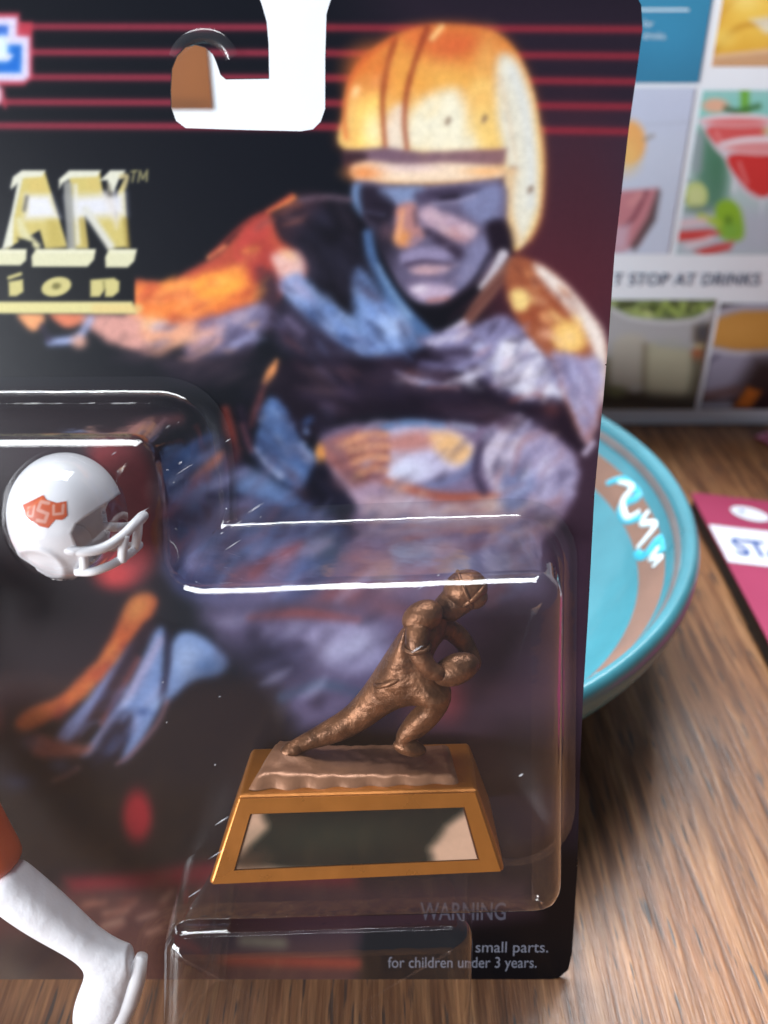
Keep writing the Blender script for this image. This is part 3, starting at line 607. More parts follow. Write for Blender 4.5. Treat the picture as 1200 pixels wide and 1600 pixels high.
# throat, chin strap, collar
K.poly([(548, 330), (580, 360), (606, 420), (640, 470), (690, 480), (748, 444), (770, 452), (730, 500), (690, 524), (660, 514), (610, 470), (566, 420)], (14, 14, 22), 6); K.poly([(782, 398), (770, 432), (744, 456), (720, 478), (700, 500), (735, 478), (770, 440), (795, 410)], (32, 22, 32), 5)
K.line([(786, 398), (772, 424), (752, 448)], [17, 15, 10], (190, 186, 196), 4, tex=0.3); K.line([(574, 366), (582, 410), (602, 450), (632, 490), (668, 524)], [16, 20, 24, 24, 20], (70, 98, 140), 5); K.line([(590, 415), (612, 456), (640, 494)], 8, (116, 148, 186), 4, 0.8, tex=0.8); K.line([(560, 385), (575, 440), (600, 480)], 10, (38, 48, 72), 6, 0.9)
K.line([(800, 408), (772, 446), (738, 490), (712, 530)], [12, 20, 18, 8], (122, 82, 72), 5); K.line([(786, 432), (752, 470), (724, 504)], 7, (86, 52, 50), 4, 0.8); K.line([(700, 520), (724, 505)], 12, (196, 190, 210), 5, 0.9)

# ---- shoulder and outstretched sleeve
K.poly([(392, 345), (430, 320), (462, 303), (546, 312), (570, 400), (600, 470), (560, 500), (500, 450), (470, 400), (430, 380)], (18, 17, 26), 8); K.poly([(420, 340), (465, 305), (505, 312), (480, 350), (450, 380)], (52, 36, 46), 12, 0.9); K.line([(470, 312), (510, 308), (545, 312)], 9, (96, 80, 94), 5, 0.9, tex=0.5)
ARM = [(207, 446), (235, 440), (262, 442), (300, 420), (332, 404), (362, 376), (392, 346), (420, 334), (436, 372), (470, 396), (478, 432), (450, 450), (428, 476), (380, 500), (320, 520), (250, 530), (205, 520)]
K.poly(ARM, (176, 78, 62), 6, w=3); K.poly([(208, 448), (262, 444), (330, 425), (372, 420), (404, 440), (402, 464), (350, 486), (300, 498), (240, 512), (206, 500)], (224, 128, 66), 10, w=4); K.poly([(300, 440), (350, 428), (376, 432), (372, 452), (330, 470), (306, 462)], (238, 162, 70), 9, w=5, tex=0.5); K.blob(270, 448, 24, 8, (240, 158, 84), 0.8, -15); K.blob(345, 440, 18, 6, (246, 186, 92), 0.7, -10)
K.poly([(372, 372), (398, 342), (420, 342), (418, 372), (396, 402), (372, 408)], (178, 70, 64), 8, w=3); K.poly([(390, 392), (420, 380), (432, 412), (420, 452), (398, 462), (392, 430)], (162, 62, 58), 10, 0.85); K.line([(418, 330), (436, 322), (458, 308)], [6, 9, 10], (224, 132, 76), 3.5, w=2); K.line([(326, 402), (350, 385)], 7, (226, 140, 96), 3)
K.line([(330, 398), (380, 350), (420, 328), (455, 305)], 5, (170, 64, 56), 4, 0.8)
K.poly([(424, 402), (446, 392), (468, 396), (478, 424), (462, 440), (440, 434)], (216, 176, 168), 7, w=3, tex=0.5); K.blob(452, 398, 14, 7, (226, 180, 140), 0.8, 25)
K.poly([(404, 420), (430, 430), (440, 470), (424, 520), (396, 500), (402, 460)], (50, 40, 54), 9, 0.9)
K.poly([(438, 440), (474, 430), (500, 462), (540, 500), (600, 540), (640, 560), (560, 560), (500, 520), (456, 476)], (118, 142, 190), 8, w=4, tex=0.35); K.line([(480, 448), (530, 490), (580, 520)], 14, (140, 164, 208), 8, 0.8, tex=0.6); K.blob(462, 452, 18, 12, (176, 180, 214), 0.8, 30)
K.poly([(446, 470), (500, 510), (552, 548), (540, 580), (470, 560), (430, 530)], (54, 48, 68), 12, 0.9, tex=0.5); K.line([(450, 500), (470, 520)], 14, (100, 92, 120), 7, 0.8)
K.poly([(300, 506), (360, 490), (410, 474), (420, 505), (392, 540), (340, 556), (290, 560)], (110, 104, 134), 9, w=5, tex=0.4); K.poly([(306, 520), (346, 508), (340, 540), (296, 556)], (196, 152, 152), 9, 0.9, tex=0.4); K.line([(362, 536), (392, 522)], 12, (150, 152, 190), 7, 0.9); K.line([(340, 500), (400, 480)], 8, (150, 140, 164), 6, 0.8)
K.poly([(200, 492), (252, 506), (300, 500), (302, 526), (270, 545), (244, 556), (216, 540)], (218, 158, 128), 9, w=4, tex=0.3); K.blob(228, 505, 24, 9, (226, 182, 140), 0.8); K.poly([(120, 492), (215, 494), (220, 520), (232, 552), (180, 540), (150, 520)], (204, 150, 140), 8, w=4, tex=0.4)
K.poly([(28, 490), (66, 490), (68, 506), (52, 518), (36, 506)], (226, 156, 106), 5); K.poly([(78, 490), (126, 490), (122, 508), (100, 512)], (206, 120, 90), 5, w=2); K.line([(78, 534), (120, 528), (142, 498)], [13, 13, 9], (146, 158, 196), 5, tex=0.3); K.blob(124, 534, 11, 10, (220, 166, 146), 0.9); K.line([(66, 510), (76, 530)], 8, (40, 34, 56), 5)
K.poly([(250, 560), (320, 556), (392, 545), (360, 590), (280, 600)], (44, 36, 50), 14, 0.7)

# ---- chest
K.poly([(556, 420), (590, 450), (640, 508), (664, 540), (640, 560), (590, 560), (556, 510)], (96, 122, 168), 9, w=4, tex=0.4); K.poly([(572, 470), (610, 486), (640, 520), (632, 556), (590, 552), (566, 520)], (128, 154, 204), 9, w=4, tex=0.35); K.blob(615, 508, 18, 22, (170, 190, 224), 0.7, 40); K.blob(596, 555, 10, 8, (140, 170, 214), 0.9)
K.poly([(455, 560), (560, 560), (650, 545), (760, 520), (800, 540), (830, 600), (900, 660), (900, 700), (700, 660), (560, 650), (470, 690), (420, 600)], (26, 20, 33), 10)
K.poly([(655, 530), (720, 520), (790, 500), (850, 530), (886, 600), (880, 640), (830, 625), (790, 615), (750, 590), (700, 560)], (120, 114, 148), 10, w=5, tex=0.35)
K.poly([(676, 524), (720, 515), (786, 496), (800, 520), (770, 545), (720, 545), (690, 548)], (136, 134, 172), 9, w=3, tex=0.5); K.line([(672, 534), (705, 528), (735, 520)], 9, (176, 172, 196), 5, tex=0.8); K.line([(680, 552), (730, 550)], 14, (50, 42, 62), 8, 0.9); K.line([(620, 582), (650, 594), (690, 602)], [9, 13, 11], (176, 180, 212), 4, w=2, tex=0.7); K.line([(700, 600), (730, 590), (770, 564)], [12, 13, 14], (206, 204, 222), 5, w=3, tex=0.4); K.line([(660, 570), (720, 572), (760, 550)], 12, (108, 106, 146), 6, 0.9, tex=0.6); K.line([(670, 606), (715, 606)], 6, (150, 84, 76), 4, 0.8, tex=0.5); K.blob(750, 543, 9, 7, (176, 182, 216), 0.9)
K.poly([(776, 540), (812, 528), (846, 548), (862, 590), (880, 622), (850, 618), (822, 622), (798, 608), (770, 596)], (204, 206, 222), 8, w=6, tex=0.3)
for i in range(5): K.line([(796 + 15 * i, 546 + 8 * i), (784 + 15 * i, 572 + 8 * i)], 4, (160, 158, 186), 6, 0.55, w=6)
K.line([(800, 626), (840, 616), (862, 640)], 8, (116, 66, 62), 5, 0.8, tex=0.5)
# near shoulder
SH = [(800, 402), (840, 412), (880, 442), (918, 486), (944, 528), (950, 560), (944, 620), (932, 670), (914, 692), (896, 664), (880, 620), (868, 570), (838, 540), (812, 505), (790, 455)]
K.poly(SH, (148, 84, 58), 6, w=3, tex=0.2); K.poly([(826, 424), (880, 470), (910, 510), (880, 512), (848, 486), (830, 520), (814, 500), (820, 460)], (146, 76, 50), 8, w=4, tex=0.3)
K.poly([(836, 412), (880, 440), (922, 488), (946, 530), (948, 620), (936, 620), (930, 560), (912, 520), (880, 476), (846, 440)], (212, 196, 188), 7); K.line([(846, 424), (896, 472), (934, 530), (940, 590)], 12, (222, 214, 206), 6, 0.8)
K.poly([(796, 458), (818, 450), (828, 466), (822, 484), (804, 482)], (224, 196, 126), 6, w=3); K.poly([(864, 512), (886, 500), (908, 512), (912, 540), (890, 552), (868, 540)], (224, 180, 100), 8, w=4, tex=0.2); K.blob(890, 528, 16, 16, (238, 204, 136), 0.7); K.blob(852, 496, 9, 7, (224, 160, 110), 0.8, 30); K.blob(854, 522, 12, 8, (214, 160, 130), 0.8)
K.poly([(862, 552), (900, 556), (934, 566), (940, 620), (928, 670), (912, 690), (900, 660), (886, 620)], (156, 146, 176), 8, w=4, tex=0.25); K.poly([(880, 570), (906, 566), (910, 610), (890, 620)], (134, 130, 168), 9, 0.8, tex=0.3); K.line([(912, 640), (924, 660), (916, 684)], 8, (150, 110, 116), 5, 0.8)
K.poly([(850, 622), (880, 626), (898, 668), (910, 700), (880, 704), (850, 680), (820, 650)], (34, 22, 34), 8, 0.95); K.blob(862, 640, 12, 10, (84, 46, 50), 0.7); K.line([(926, 692), (914, 708)], 10, (170, 158, 180), 4, w=1)

# ---- hands and ball
K.poly([(498, 690), (530, 668), (600, 660), (690, 660), (760, 664), (810, 650), (880, 690), (904, 730), (890, 790), (860, 830), (800, 850), (700, 860), (600, 840), (540, 810), (510, 760)], (120, 104, 132), 8, w=4, tex=0.15)
K.poly([(600, 676), (640, 664), (690, 668), (730, 688), (742, 708), (722, 732), (660, 752), (608, 748), (592, 714)], (188, 184, 212), 8, w=2); K.poly([(606, 686), (650, 672), (690, 674), (700, 694), (650, 704), (612, 704)], (176, 118, 110), 9, 0.9); K.poly([(672, 678), (712, 678), (740, 706), (720, 726), (690, 714)], (226, 180, 126), 9, 0.95); K.blob(630, 735, 32, 18, (206, 212, 232), 0.8); K.line([(596, 668), (640, 660), (690, 664)], 11, (96, 126, 168), 5, 0.9, tex=0.9); K.line([(746, 712), (720, 742), (670, 760)], 14, (112, 120, 158), 8, 0.9)
K.poly([(500, 694), (530, 680), (566, 672), (604, 676), (606, 730), (586, 762), (548, 770), (520, 740)], (158, 104, 102), 7, w=3, tex=0.2)
for (a, b, c, d) in ((545, 690, 602, 680), (548, 706, 604, 698), (552, 722, 604, 716), (560, 740, 600, 734)): K.line([(a, b), ((a + c) / 2, (b + d) / 2 - 5), (c, d)], 12, (206, 146, 112), 4, 0.85, w=2); K.line([(a, b + 8), (c, d + 8)], 4, (112, 62, 60), 3, 0.8)
K.blob(500, 712, 8, 18, (222, 152, 82), 1, soft=0.5); K.poly([(516, 730), (552, 760), (590, 752), (580, 790), (545, 796)], (178, 152, 172), 8, w=2, tex=0.3)
K.line([(604, 752), (650, 768), (700, 778), (752, 776), (790, 774)], [10, 15, 16, 14, 8], (150, 80, 66), 5, tex=0.2); K.poly([(572, 780), (620, 772), (720, 790), (800, 782), (810, 812), (720, 830), (620, 826), (570, 806)], (178, 156, 168), 9, w=3, tex=0.25); K.blob(770, 790, 30, 12, (206, 176, 160), 0.7); K.blob(622, 760, 18, 12, (206, 166, 150), 0.7)
K.poly([(752, 690), (790, 668), (818, 650), (822, 690), (800, 730), (780, 770), (762, 750)], (186, 178, 198), 6, w=4, tex=0.4); K.line([(768, 676), (750, 700), (744, 740), (756, 768)], 12, (54, 44, 66), 6, 0.9); K.poly([(820, 660), (870, 690), (900, 724), (896, 770), (860, 790), (820, 780), (800, 744), (814, 700)], (156, 148, 178), 8, w=5, tex=0.35); K.poly([(784, 740), (820, 730), (836, 756), (820, 790), (790, 796)], (112, 122, 160), 9, 0.9); K.line([(812, 700), (800, 740)], 7, (130, 86, 92), 5, 0.8)
K.line([(740, 670), (710, 664)], 10, (140, 146, 172), 5, 0.8); K.poly([(850, 790), (880, 780), (870, 820), (836, 850), (820, 820)], (132, 108, 124), 9, 0.9)
K.poly([(580, 820), (700, 840), (800, 830), (850, 850), (840, 930), (720, 950), (600, 940), (480, 930), (500, 860)], (112, 100, 130), 20, 0.95, w=6, tex=0.2)
for (a, b, rx, ry, c) in ((640, 870, 40, 22, (88, 96, 126)), (560, 880, 50, 18, (140, 106, 122)), (720, 880, 26, 20, (120, 132, 164)), (790, 880, 40, 26, (108, 112, 144)), (600, 900, 20, 18, (176, 152, 152)), (700, 855, 30, 10, (170, 132, 134)), (805, 850, 22, 12, (150, 118, 126)), (520, 930, 70, 18, (140, 76, 78)), (590, 960, 50, 14, (148, 82, 78)), (700, 930, 40, 12, (126, 98, 112))): K.blob(a, b, rx, ry, c, 0.8)

# ---- knitted cuff, thigh, folds
K.poly([(420, 622), (446, 640), (470, 690), (492, 714), (486, 750), (468, 772), (440, 752), (402, 720), (400, 680)], (92, 124, 178), 7, w=4, tex=0.3)
for i in range(16):
    a = random.uniform(408, 484); b = random.uniform(650, 762)
    K.blob(a, b, random.uniform(5, 10), random.uniform(3, 6), random.choice([(126, 156, 206), (62, 90, 140), (150, 170, 210), (80, 112, 168)]), 0.7, -40)
for (a, b) in ((398, 706), (410, 720), (422, 732), (436, 742), (472, 706), (480, 716), (460, 700)): K.blob(a, b, 9, 7, (168, 180, 214), 0.9, 40, 0.6)
K.line([(384, 690), (410, 730), (440, 758), (476, 772)], 8, (24, 26, 48), 5, 0.9); K.poly([(470, 772), (500, 720), (524, 746), (556, 790), (540, 810), (500, 800)], (16, 16, 30), 8, 0.95)
K.line([(432, 564), (424, 580), (414, 598)], [6, 14, 10], (230, 150, 92), 4, w=1); K.line([(412, 604), (400, 640), (392, 664)], [8, 12, 8], (112, 62, 64), 5, 0.9); K.line([(352, 640), (358, 670), (366, 700)], [12, 18, 14], (150, 70, 62), 6, 0.9); K.line([(376, 640), (388, 690)], 14, (44, 34, 52), 7, 0.9); K.line([(378, 664), (392, 704)], 6, (126, 76, 84), 4, 0.8)
THI = [(252, 720), (330, 700), (372, 720), (420, 760), (480, 790), (540, 830), (520, 900), (470, 940), (330, 950), (262, 900), (246, 820)]
K.poly(THI, (82, 82, 116), 14, w=5); K.line([(262, 744), (300, 706), (330, 684)], [20, 26, 16], (64, 92, 140), 6, tex=0.4); K.line([(270, 752), (312, 716), (346, 690)], 7, (140, 148, 190), 4, 0.9); K.line([(300, 750), (332, 724), (348, 706)], [10, 16, 8], (186, 110, 84), 5, 0.9); K.line([(262, 800), (292, 768), (324, 746)], [22, 22, 10], (150, 70, 72), 7, 0.95); K.line([(320, 700), (345, 690), (372, 716)], 20, (36, 30, 46), 10, 0.8)
K.line([(290, 790), (340, 756), (384, 736)], [14, 18, 10], (136, 136, 176), 8, 0.9, tex=0.5); K.line([(330, 776), (376, 772)], 14, (40, 40, 66), 8, 0.9); K.line([(382, 762), (430, 770), (470, 796)], [20, 30, 16], (108, 138, 190), 9, 0.95, tex=0.4); K.blob(400, 752, 24, 16, (130, 158, 206), 0.8)
K.line([(300, 880), (318, 840), (350, 800), (390, 786)], [24, 26, 28, 16], (128, 128, 168), 10, 0.9, tex=0.3); K.line([(276, 890), (276, 850), (290, 808)], 22, (38, 40, 66), 9, 0.9); K.blob(358, 860, 26, 40, (50, 52, 76), 0.85, 20); K.blob(392, 836, 30, 20, (96, 116, 158), 0.7); K.line([(400, 900), (440, 870), (470, 852)], [20, 26, 14], (164, 92, 94), 9, 0.8); K.blob(430, 905, 46, 20, (124, 108, 138), 0.8, -20); K.blob(510, 860, 26, 30, (66, 82, 100), 0.7); K.blob(300, 915, 24, 14, (40, 46, 80), 0.8)
# ---- red patch behind the small helmet
K.poly([(140, 700), (200, 690), (236, 720), (246, 800), (238, 880), (206, 912), (160, 900), (150, 840)], (150, 62, 66), 18, 0.95); K.blob(178, 900, 26, 18, (206, 76, 78), 0.9); K.blob(170, 760, 24, 40, (168, 82, 82), 0.7); K.line([(206, 670), (240, 660), (280, 654)], 16, (124, 72, 72), 9, 0.7)
# ---- trailing leg, pants folds
K.poly([(198, 944), (226, 928), (246, 936), (240, 958), (206, 1000), (170, 1050), (132, 1086), (92, 1118), (40, 1142), (24, 1128), (50, 1106), (92, 1088), (130, 1052), (160, 1020)], (186, 96, 58), 6, w=2, tex=0.15); K.blob(214, 950, 14, 22, (206, 140, 80), 0.8, 40); K.blob(50, 1126, 26, 12, (204, 122, 68), 0.8, -30); K.line([(190, 1010), (130, 1078), (90, 1120)], 14, (150, 66, 56), 7, 0.8)
K.poly([(194, 1020), (214, 1002), (196, 1050), (160, 1100), (120, 1150), (96, 1162), (90, 1146), (130, 1100)], (126, 138, 182), 6, w=2); K.line([(232, 980), (200, 1030), (160, 1100), (118, 1158)], [18, 18, 18, 10], (48, 32, 42), 6, 0.95); K.line([(216, 1030), (186, 1084), (158, 1130)], 9, (136, 76, 76), 5, 0.8)
K.poly([(240, 990), (256, 988), (254, 1060), (246, 1110), (214, 1168), (190, 1188), (200, 1130), (176, 1150), (140, 1180), (126, 1180), (150, 1150), (200, 1080)], (118, 142, 188), 6, w=2, tex=0.15); K.line([(250, 1000), (200, 1090), (140, 1172)], [12, 14, 8], (160, 156, 188), 5, 0.9); K.poly([(178, 1120), (206, 1112), (200, 1160), (170, 1190), (140, 1192)], (30, 32, 52), 6, 0.95); K.blob(225, 1112, 16, 5, (60, 86, 138), 0.9)
K.poly([(272, 998), (300, 988), (340, 1012), (358, 1034), (344, 1056), (304, 1064), (272, 1088), (256, 1096), (262, 1050)], (122, 148, 194), 7, w=2, tex=0.15); K.blob(292, 1030, 20, 24, (158, 176, 210), 0.7); K.blob(322, 1042, 16, 10, (92, 126, 180), 0.7); K.line([(262, 990), (262, 1040), (252, 1090)], 8, (36, 34, 58), 4, 0.9); K.line([(262, 1096), (244, 1134), (206, 1178), (182, 1194)], 6, (142, 104, 112), 4, 0.9)
K.poly([(60, 1148), (100, 1160), (140, 1166), (130, 1180), (96, 1186), (50, 1180)], (176, 110, 96), 8, 0.9, w=3, tex=0.4); K.blob(46, 1160, 18, 12, (126, 110, 130), 0.7); K.line([(84, 1220), (104, 1212), (122, 1200)], 10, (146, 112, 110), 6, 0.9); K.blob(94, 1196, 16, 10, (88, 106, 140), 0.8); K.blob(28, 1224, 24, 14, (58, 72, 106), 0.9); K.blob(-4, 1135, 12, 26, (120, 72, 74), 0.8); K.blob(10, 1180, 22, 30, (46, 42, 60), 0.7)
# ---- dark ground below
K.poly([(-440, 1235), (330, 1235), (330, 1360), (-440, 1360)], (12, 12, 16), 30, 0.95, smooth=False)
K.blob(214, 1276, 24, 42, (160, 34, 48), 1, soft=0.55)
K.poly([(100, 1372), (200, 1362), (320, 1346), (560, 1350), (560, 1398), (320, 1392), (200, 1396), (110, 1400)], (126, 30, 44), 14, 0.9, smooth=False)
K.poly([(60, 1392), (330, 1384), (560, 1392), (560, 1560), (-440, 1560), (-440, 1440)], (82, 52, 50), 16, 0.95, smooth=False)
for i in range(26):
    a = random.uniform(130, 330); b = random.uniform(1398, 1460); K.line([(a, b), (a + random.uniform(12, 34), b - random.uniform(2, 14))], random.uniform(5, 10), random.choice([(132, 90, 78), (66, 44, 46), (158, 122, 104), (104, 62, 54), (120, 84, 76)]), 5, 0.7)
K.poly([(330, 1386), (820, 1376), (840, 1430), (560, 1470), (330, 1480)], (56, 38, 48), 20, 0.9, smooth=False); K.poly([(300, 1400), (340, 1396), (326, 1440), (300, 1460)], (132, 84, 70), 10, 0.8)
K.poly([(-440, 1460), (80, 1470), (160, 1560), (-440, 1560)], (62, 50, 48), 20, 0.9, smooth=False); K.blob(20, 1520, 30, 40, (96, 86, 76), 0.6); K.blob(70, 1490, 50, 24, (40, 28, 30), 0.8)
K.line([(380, 1470), (440, 1474)], 18, (128, 122, 100), 8, 0.8); K.line([(350, 1500), (560, 1506)], 16, (150, 62, 46), 7, 0.8); K.poly([(568, 1452), (900, 1452), (900, 1560), (568, 1560)], (10, 10, 14), 5, 1, smooth=False)

# ---- cloth going on below, behind the small trophy
K.poly([(320, 950), (470, 945), (600, 950), (650, 990), (600, 1070), (540, 1130), (470, 1140), (430, 1080), (360, 1020)], (104, 94, 126), 24, 0.9, w=8)
K.poly([(470, 985), (560, 970), (606, 1000), (580, 1050), (520, 1040)], (158, 152, 186), 14, 0.85, w=6); K.blob(545, 1010, 40, 16, (180, 178, 206), 0.7, -25); K.line([(390, 965), (470, 958), (560, 968)], [8, 16, 8], (140, 74, 74), 7, 0.8); K.blob(420, 1030, 50, 30, (30, 28, 46), 0.9, 20); K.blob(360, 1110, 60, 60, (18, 18, 28), 0.9); K.line([(440, 1090), (500, 1070), (560, 1082)], 14, (66, 84, 110), 8, 0.8); K.blob(590, 1110, 30, 30, (40, 36, 62), 0.9); K.poly([(620, 1000), (700, 990), (740, 1040), (700, 1120), (640, 1140)], (96, 64, 78), 24, 0.8); K.blob(700, 1090, 24, 34, (150, 66, 72), 0.7); K.blob(760, 1000, 50, 60, (84, 60, 76), 0.8); K.blob(650, 1060, 30, 20, (150, 146, 180), 0.6)
# ---- many small soft strokes: folds and highlights of the cast metal in the picture
dab_rng = random.Random(21)
STEEL = [(178, 178, 208), (146, 148, 186), (104, 100, 134), (60, 52, 74), (212, 210, 228), (156, 116, 122), (38, 30, 46)]
BLUE = [(122, 152, 204), (92, 122, 178), (60, 82, 130), (160, 182, 220), (34, 40, 66), (140, 132, 166)]
FIRE = [(232, 142, 66), (244, 176, 86), (206, 98, 54), (176, 68, 54), (238, 160, 100), (150, 62, 52)]
BRWN = [(176, 104, 66), (214, 160, 110), (126, 66, 48), (96, 50, 44), (228, 190, 150)]
PLUM = [(44, 32, 46), (62, 42, 56), (22, 16, 28), (84, 56, 64), (30, 26, 44)]
def dabs(P, n, ang, pal, L=(14, 40), W=(3, 9), a=(0.25, 0.7), f=6, spread=18):
    P = np.array(P, float); lo, hi = P.min(0), P.max(0); k = 0
    while k < n:
        x, y = dab_rng.uniform(lo[0], hi[0]), dab_rng.uniform(lo[1], hi[1])
        if poly_sdf(np.array([x]), np.array([y]), P)[0] > 0: continue
        t = R(ang + dab_rng.uniform(-spread, spread)); l = dab_rng.uniform(*L) / 2; c, n_ = math.cos(t) * l, math.sin(t) * l; b = dab_rng.uniform(-6, 6)
        K.line([(x - c, y - n_), (x + b * 0.5, y + b), (x + c, y + n_)], [2, dab_rng.uniform(*W) * 1.25, 2], dab_rng.choice(pal), f * dab_rng.uniform(0.9, 1.7), dab_rng.uniform(*a) * 0.9); k += 1
K.fs = 1.0
dabs([(215, 450), (330, 415), (400, 360), (420, 400), (410, 460), (300, 500), (220, 510)], 46, -24, FIRE)
dabs([(215, 505), (300, 500), (420, 480), (400, 540), (300, 560), (230, 550)], 34, -22, STEEL[:4] + [(206, 154, 136), (220, 170, 140)])
dabs([(440, 440), (475, 432), (560, 505), (640, 555), (560, 560), (470, 500)], 34, 40, BLUE, (16, 46))
dabs([(420, 480), (500, 520), (580, 560), (540, 600), (440, 560)], 22, 38, PLUM + [(96, 90, 124), (74, 84, 120)])
dabs([(560, 440), (600, 460), (660, 535), (630, 560), (575, 550)], 26, 48, BLUE)
dabs([(665, 530), (790, 500), (860, 560), (885, 630), (800, 615), (720, 580)], 60, -34, STEEL, (14, 44))
dabs([(780, 545), (850, 550), (880, 620), (800, 610)], 26, -52, [(224, 224, 236), (196, 196, 218), (150, 146, 178), (236, 234, 240)], (14, 36))
dabs([(610, 575), (760, 560), (770, 600), (690, 615), (620, 600)], 22, 8, STEEL[:5] + [(150, 88, 80)], (14, 38))
dabs([(470, 570), (640, 570), (800, 625), (880, 690), (700, 655), (520, 650)], 34, 12, PLUM, (30, 80), (8, 20), (0.2, 0.5), 12)
dabs([(805, 410), (880, 450), (915, 510), (880, 545), (820, 500)], 34, 48, BRWN + [(236, 200, 130)], (10, 30))
dabs([(865, 555), (940, 560), (925, 680), (900, 650)], 26, 70, STEEL[:4] + [(190, 180, 200)], (14, 44))
dabs([(760, 670), (820, 655), (900, 730), (860, 800), (780, 780)], 44, -58, STEEL[:6], (12, 40))
dabs([(505, 695), (600, 675), (606, 740), (550, 775)], 22, -14, [(206, 146, 112), (224, 172, 132), (120, 70, 70), (170, 140, 160), (92, 56, 62)], (10, 28))
dabs([(575, 780), (800, 780), (850, 850), (700, 860), (580, 830)], 44, -12, STEEL[:6] + [(196, 162, 152), (150, 92, 88)], (16, 54))
dabs([(405, 640), (446, 640), (490, 715), (470, 768), (410, 720)], 30, 46, BLUE, (8, 26))
dabs([(255, 730), (370, 715), (480, 790), (540, 840), (480, 930), (280, 900)], 80, -42, STEEL[1:4] + BLUE[:3] + [(150, 78, 78), (40, 40, 66)], (24, 80), (4, 14), (0.25, 0.65), 7)
dabs([(480, 850), (840, 850), (820, 940), (520, 940)], 46, -30, STEEL[:4] + [(150, 92, 92), (90, 96, 126), (120, 84, 96)], (20, 60), (6, 18), (0.25, 0.6), 9)
dabs([(340, 960), (600, 955), (600, 1060), (480, 1120), (400, 1060)], 34, -30, STEEL[:4] + [(36, 32, 50), (66, 60, 90)], (20, 60), (6, 18), (0.25, 0.55), 9)
dabs([(50, 1130), (220, 960), (240, 950), (130, 1090)], 16, -46, FIRE[:4], (14, 36)); dabs([(100, 1150), (250, 1000), (250, 1110), (190, 1180)], 24, -54, BLUE[:4] + STEEL[:2], (16, 46))
dabs([(620, 330), (740, 340), (760, 400), (700, 460), (640, 450), (620, 400)], 26, -18, [(150, 138, 164), (186, 166, 182), (96, 88, 116), (120, 116, 150)], (8, 26), (2, 6), (0.2, 0.5), 4)
dabs([(655, 330), (745, 350), (735, 372), (670, 352)], 8, 18, [(196, 172, 184), (206, 184, 190)], (14, 34), (4, 8), (0.4, 0.7), 5)
K.poly([(668, 300), (720, 294), (752, 294), (730, 306), (690, 312)], (48, 40, 58), 5, 0.55); K.line([(676, 318), (710, 316), (742, 306)], 5, (150, 146, 174), 4, 0.7); K.line([(690, 309), (716, 306)], 4, (20, 16, 26), 2.5, 0.9); K.line([(664, 294), (720, 288), (770, 286)], 4, (128, 120, 150), 4, 0.6); K.line([(584, 318), (606, 322)], 4, (14, 12, 20), 3, 0.9); K.line([(574, 330), (600, 336)], 5, (84, 84, 112), 4, 0.6); K.poly([(568, 294), (606, 302), (616, 324), (590, 334), (570, 322)], (40, 34, 50), 6, 0.5); K.line([(630, 328), (626, 350), (622, 372)], [4, 7, 9], (226, 164, 116), 4, 0.85); K.line([(700, 476), (740, 440), (764, 400)], 8, (24, 18, 28), 6, 0.8)
dabs([(545, 230), (560, 120), (640, 60), (760, 60), (800, 110), (780, 230)], 30, -70, [(232, 190, 110), (214, 150, 76), (240, 222, 180), (204, 120, 60)], (16, 44), (4, 12), (0.12, 0.3), 9)
dabs([(430, 350), (545, 315), (590, 470), (540, 500), (470, 410)], 30, 50, [(46, 42, 60), (62, 60, 84), (30, 28, 42), (78, 66, 84)], (24, 70), (6, 18), (0.2, 0.5), 11)
dabs([(470, 560), (660, 545), (830, 600), (890, 680), (700, 665), (480, 650)], 40, 16, [(74, 60, 86), (56, 44, 64), (96, 76, 96), (40, 34, 54), (110, 84, 92)], (26, 80), (5, 16), (0.15, 0.45), 10)
dabs([(390, 620), (560, 640), (570, 800), (400, 780)], 30, 44, [(50, 48, 74), (70, 78, 112), (34, 30, 48), (96, 70, 82)], (20, 60), (5, 14), (0.2, 0.5), 9)
dabs([(200, 550), (420, 530), (440, 600), (240, 600)], 16, -14, [(60, 48, 60), (44, 36, 48), (90, 70, 80)], (30, 80), (6, 16), (0.2, 0.45), 10)
dabs([(560, 650), (900, 680), (880, 840), (560, 830)], 60, -28, STEEL[:4] + [(206, 180, 170), (90, 74, 96), (150, 100, 96)], (14, 50), (3, 10), (0.2, 0.5), 6)
dabs([(400, 360), (460, 310), (540, 312), (500, 330), (430, 380)], 12, -22, [(120, 84, 84), (160, 92, 72), (88, 66, 78)], (16, 40), (3, 8), (0.3, 0.6), 5)
K.c = np.where(K.c > 60, K.c + (K.c - 60) * 0.06, K.c)
SOFT = gauss(K.c, 1.6); K.c = K.c * 0.25 + SOFT * 0.75
FINE = gauss(np.repeat((fbm(K.x / 7, K.y / 7, 3) - 0.5)[:, None], 3, 1), 0.8); K.c *= 1 + FINE * np.clip((K.c.mean(1) - 40) / 80, 0, 1)[:, None] * 0.12
K.fs = 1.35
# ---- gold title block: black panel, letters with bright centre band
K.poly([(-440, 408), (209, 408), (211, 490), (-440, 490)], (14, 17, 24), 2.5, smooth=False)
K.poly([(-440, 471), (206, 471), (214, 490), (-440, 490)], (216, 208, 146), 2.5, smooth=False); K.line([(150, 482), (216, 482)], 14, (222, 196, 130), 4, 0.7, smooth=False)
def gold(P, f=2.0): K.poly(P, (200, 186, 112), f, smooth=False)
def pale(P, f=2.0, a=1.0, c=(216, 218, 200)): K.poly(P, c, f, a, smooth=False)
